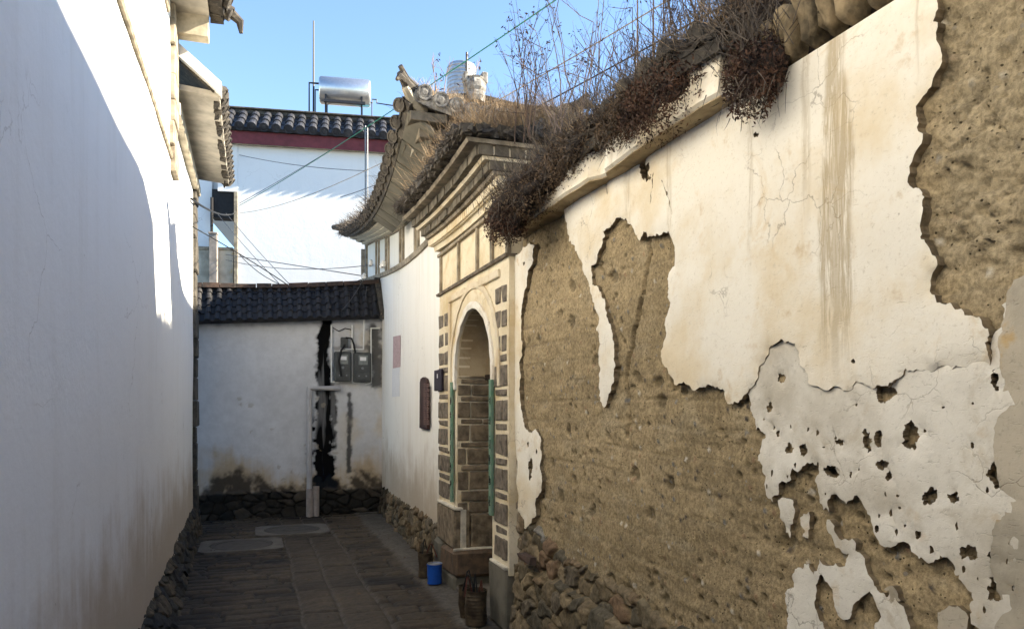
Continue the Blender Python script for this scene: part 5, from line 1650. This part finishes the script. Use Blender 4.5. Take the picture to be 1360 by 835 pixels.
# ================================================================== dead plants on the wall tops
def leafball(mb, c, r, n, size, rr, droop=.0):
    for _ in range(n):
        while True:
            p = Vector((rr.uniform(-1, 1), rr.uniform(-1, 1), rr.uniform(-1, 1)))
            if p.length < 1: break
        if p.length > 0: p = p * (0.55 + .45 * rr.random()) / max(p.length, .3) * p.length ** .5 if p.length < .8 else p
        q = Vector((c[0] + p.x * r[0], c[1] + p.y * r[1], c[2] + p.z * r[2] - droop * rr.random() * r[2]))
        s = size * rr.uniform(.5, 1.3)
        a = Vector((rr.gauss(0, 1), rr.gauss(0, 1), rr.gauss(0, 1))).normalized(); b_ = a.orthogonal().normalized()
        b_ = (b_ * math.cos(2) + a.cross(b_) * math.sin(rr.uniform(0, 6))).normalized()
        mb.add([q - a * s, q + b_ * s * .35, q + a * s, q - b_ * s * .35], [(0, 1, 2, 3)])
def blade(mb, p, d, L, w, rr, bend=.3, seg=3):
    d = Vector(d).normalized(); side = d.cross(Vector((rr.uniform(-1, 1), rr.uniform(-1, 1), .1)))
    side = side.normalized() if side.length > 1e-3 else d.orthogonal().normalized()
    b_ = Vector((rr.gauss(0, 1), rr.gauss(0, 1), rr.gauss(-.2, .5))) * bend
    pts = [Vector(p)]; dd2 = d.copy()
    for k in range(seg):
        dd2 = (dd2 + b_ / seg).normalized(); pts.append(pts[-1] + dd2 * L / seg)
    vs = []
    for k, q in enumerate(pts):
        ww_ = w * (1 - .85 * k / seg); vs += [q - side * ww_, q + side * ww_]
    mb.add(vs, [(2 * k, 2 * k + 1, 2 * k + 3, 2 * k + 2) for k in range(seg)])
    return pts[-1]
def clump(i, u, v, z, r, n, label, size=.0095, twigs=170):
    rr = random.Random(100 + i); c = onX(u, v, z); r = tuple(q * 1.15 for q in r)
    t = thing('dried_plant', label, 'dried plant', (c.x, c.y, c.z - r[2]), 'dried plants on the wall top')
    core = lump('root_mass', (c.x + .02, c.y, c.z), (r[0] * .62, r[1] * .66, r[2] * .6), 'moss_core', i, 3, amp=1.1)
    core.parent = t; core.location = WL[core.name] - WL[t.name]
    mb = MB(); leafball(mb, c, r, int(n * 2.2), size, rr, .5); mb.build('leaves', M['moss_leaf' if i in (1, 3, 8) else 'brown_leaf'], t)
    mb = MB()
    for _ in range(twigs):
        p = Vector((rr.gauss(0, .5) * r[0], rr.gauss(0, .5) * r[1], rr.uniform(.1, .9) * r[2]))
        blade(mb, c + p, (rr.gauss(-.1, .5), rr.gauss(0, .5), 1), rr.uniform(.08, .34), .0019, rr, .6)
    for _ in range(twigs // 2):
        p = Vector((rr.gauss(0, .5) * r[0], rr.gauss(0, .5) * r[1], -rr.uniform(.3, .9) * r[2]))
        blade(mb, c + p, (rr.gauss(-.3, .4), rr.gauss(0, .4), -1), rr.uniform(.04, .12), .002, rr, .4)
    mb.build('stems', M['grey_grass'], t)
spec = [(1000, 25, 1.74, (.12, .19, .18), 2000, 'largest dark dried plant hanging over the wall by the mud-capped stones'),
        (1000, 88, 1.64, (.08, .12, .12), 1300, 'dark red-brown dried plant dangling at the near end of the plaster ledge'),
        (950, 62, 1.74, (.12, .16, .10), 900, 'dark dried plant just left of the largest one on the wall'),
        (882, 126, 1.65, (.13, .30, .12), 3400, 'wide brown dried plant under the broken curved tile'),
        (840, 150, 1.66, (.12, .26, .10), 3000, 'brown dried plant drooping onto the plaster in mid wall'),
        (800, 168, 1.68, (.12, .26, .09), 2400, 'dried plant over the notch at the ledge'),
        (765, 198, 1.66, (.13, .28, .12), 3000, 'bushy dried plant left of the notch on the wall'),
        (727, 234, 1.64, (.14, .30, .13), 3000, 'dried plant on the wall just right of the gateway roof'),
        (672, 288, 1.50, (.12, .17, .12), 1700, 'round dark dried plant hanging from the corner of the gateway cornice'),
        (692, 258, 1.54, (.15, .26, .12), 1400, 'grey dried plant beside the corner of the gateway eave')]
for i, (u, v, z, r, n, lab) in enumerate(spec): clump(i, u, v, z, r, n, lab)
# bare shrubs
def twigtree(mb, p, d, L, r, lev, rr, tips):
    n = 4; pts = [Vector(p)]; dd2 = Vector(d).normalized()
    for k in range(n):
        dd2 = (dd2 + Vector((rr.gauss(0, .09), rr.gauss(0, .09), rr.gauss(.02, .06)))).normalized(); pts.append(pts[-1] + dd2 * L / n)
    mb.tube(pts, [r * (1 - .55 * k / n) for k in range(n + 1)], 4, cap=False)
    tips.append(pts[-1])
    if lev > 0:
        for k in range(rr.randint(2, 4)):
            i = rr.randint(1, n); q = pts[i]
            nd = (dd2 + Vector((rr.gauss(0, .5), rr.gauss(0, .5), rr.gauss(.05, .35)))).normalized()
            twigtree(mb, q, nd, L * rr.uniform(.35, .6), r * .55, lev - 1, rr, tips)
def shrub(i, u, v, z, H, ns, mat, label, spread=.35, lev=2, pods=True):
    rr = random.Random(300 + i); b0 = at(u, v, z); tips = []
    t = thing('bare_shrub', label, 'shrub', b0, 'bare shrubs on the wall top')
    mb = MB()
    for k in range(ns):
        d = Vector((rr.gauss(0, spread * .6), rr.gauss(0, spread), 1))
        twigtree(mb, b0 + Vector((rr.gauss(0, .03), rr.gauss(0, .06), -.03)), d, H * rr.uniform(.6, 1), .0042 * (z / 4) ** .6, lev, rr, tips)
    mb.build('branches', M[mat], t)
    if pods:
        mb = MB()
        for p in tips:
            if rr.random() < .4: leafball(mb, p, (.02, .02, .02), 3, .010 * (z / 4), rr)
        if mb.v: mb.build('seed_heads', M['moss_leaf'], t)
sh = [(700, 180, 5.0, .75, 7, 'twig', 'bare shrub fanning up against the sky right of the water tank'), (745, 170, 4.6, .75, 6, 'twig_pale', 'pale bare shrub rising above the gateway end of the wall'),
      (778, 165, 4.3, .70, 6, 'twig_pale', 'pale bare shrub left of the tall straight stalk'), (842, 135, 3.7, .55, 6, 'twig', 'bare shrub right of the tall straight stalk'),
      (885, 100, 3.4, .55, 8, 'twig', 'dense purplish bare shrub in front of the broken tile'), (920, 75, 3.25, .55, 8, 'twig', 'dense purplish bare shrub above the broken curved tile'), (955, 45, 3.1, .5, 8, 'twig', 'bare shrub nearest the top edge beside the largest dried plant'),
      (815, 150, 4.0, .45, 5, 'twig', 'low bare shrub over the plaster notch'), (632, 128, 8.0, .5, 4, 'twig_pale', 'wispy pale weed beside the ridge ornament on the upper roof'), (580, 140, 7.4, .5, 3, 'twig_pale', 'wispy pale weed near the corner tip of the upper roof')]
for i, a in enumerate(sh): shrub(i, *a)
for k, (u, v, z, H, lab) in enumerate(((848, 138, 3.7, .62, 'single tall straight pale stalk standing against the sky'), (869, 118, 3.5, .42, 'shorter straight pale stalk right of the tall one'))):
    mb = MB(); p = at(u, v, z); mb.tube([p, p + Vector((.0, .01, H * .5)), p + Vector((-.005, .0, H))], [.006, .005, .003], 5)
    tag(mb.build('plant_stalk', M['twig_pale']), lab, 'stalk')
# dry grass, nobody could count it
rr = random.Random(77); mb = MB()
for _ in range(4200):                    # on the gateway roof
    s = rr.uniform(4.9, 6.9); t = rr.random() ** .8
    if rr.random() < .35: s = rr.uniform(4.8, 5.5)
    p = PG(s, t * 1.5) + Vector((0, 0, .02))
    blade(mb, p, (rr.gauss(-.25, .45), rr.gauss(-.1, .5), 1), rr.uniform(.08, .34), .0024, rr, .7)
for _ in range(90):                      # tall tufts on the gateway roof
    y_ = rr.uniform(4.9, 6.9); q = PG(y_, rr.uniform(.3, 1.6)) + Vector((0, 0, .02))
    for k in range(18):
        blade(mb, q + Vector((rr.gauss(0, .03), rr.gauss(0, .03), 0)), (rr.gauss(-.05, .3), rr.gauss(-.05, .3), 1), rr.uniform(.2, .48), .0026, rr, .4)
for _ in range(900):                     # on the upper roof's end and eave
    s = rr.uniform(1.4, 2.8); t = rr.random()
    p = PE(s, t) + Vector((0, 0, .03)); blade(mb, p, (rr.gauss(0, .4), rr.gauss(-.2, .4), 1), rr.uniform(.06, .2), .003, rr, .6)
mb2 = mb
mb = MB()
for _ in range(3600):                    # grey weeds along the hall eave
    s = 6.7 + 7 * rr.random() ** .8; t = rr.uniform(-.03, .25)
    if rr.random() > sstep(7.0, 9.0, s) * .8 + .2: continue
    p = PH(min(s, YE), t) + Vector((0, 0, .0)); down = rr.random() < .45
    blade(mb, p, (rr.gauss(-.5, .5), rr.gauss(-.1, .5), -.5 if down else .7), rr.uniform(.05, .17 if down else .28), .005, rr, .7)
for _ in range(1500):                    # and the gateway eave
    s = rr.uniform(4.9, 7.1); p = PG(s, rr.uniform(-.03, .15))
    blade(mb, p, (rr.gauss(-.5, .5), rr.gauss(-.1, .5), rr.uniform(-1, .6)), rr.uniform(.04, .14), .004, rr, .7)
for _ in range(6500):                    # along the wall top
    y_ = rr.uniform(2.3, 4.8); p = PW(y_, rr.uniform(-.05, .9)) + Vector((0, 0, .0))
    blade(mb, p, (rr.gauss(-.3, .5), rr.gauss(0, .5), rr.uniform(-.3, 1)), rr.uniform(.05, .20), .002, rr, .6)
for _ in range(2600):                    # straw among them
    y_ = rr.uniform(2.35, 5.0); p = PW(y_, rr.uniform(-.05, .9)) + Vector((0, 0, .02))
    blade(mb2, p, (rr.gauss(-.2, .5), rr.gauss(-.1, .5), 1), rr.uniform(.06, .26), .0016, rr, .7)
tag(mb2.build('dry_grass', M['straw']), kind='stuff')
tag(mb.build('dead_weeds', M['grey_grass']), kind='stuff')

# fallen leaves and grit on the paving, mostly along the walls
rr = random.Random(91); mb = MB()
for _ in range(260):
    x = rr.choice([1.55 - abs(rr.gauss(0, .22)), -.45 + abs(rr.gauss(0, .2)), rr.uniform(-.4, 1.5)]); y_ = rr.uniform(3.5, 11.2)
    s_ = rr.uniform(.006, .022); a = rr.uniform(0, 6.28); z = rr.uniform(.014, .03)
    d = Vector((math.cos(a) * s_, math.sin(a) * s_, rr.uniform(-.003, .006))); n_ = Vector((-d.y * .5, d.x * .5, rr.uniform(0, .006)))
    p = Vector((x, y_, z)); mb.add([p - d, p + n_, p + d, p - n_], [(0, 1, 2, 3)])
tag(mb.build('leaf_litter', M['brown_leaf']), kind='stuff')

# pieces that belong to a part go under that part
SUB = {'dial': 'window', 'screw': 'terminal_cover', 'text': 'board', 'mark': 'board', 'characters': 'strip', 'ridge_ornament': 'ridge', 'ridge_end': 'ridge',
       'frieze_frame': 'frieze', 'string_course': 'frieze', 'ledge_soffit': 'ledge', 'quoins': 'wall', 'corner_strip': 'wall', 'moulding': 'wall', 'tile_end': 'roof',
       'parapet_cap': 'parapet', 'rim': 'can', 'seed_heads': 'branches', 'bargeboard': 'roof', 'verge': 'roof'}
for t in [o for o in S.objects if o.parent is None and o.type == 'EMPTY']:
    kids = {}
    for c in t.children: kids.setdefault(c.name.split('.')[0], c)
    for c in list(t.children):
        p = kids.get(SUB.get(c.name.split('.')[0], ''))
        if p is not None and p is not c:
            loc = c.location - p.location
            c.parent = p; c.location = loc
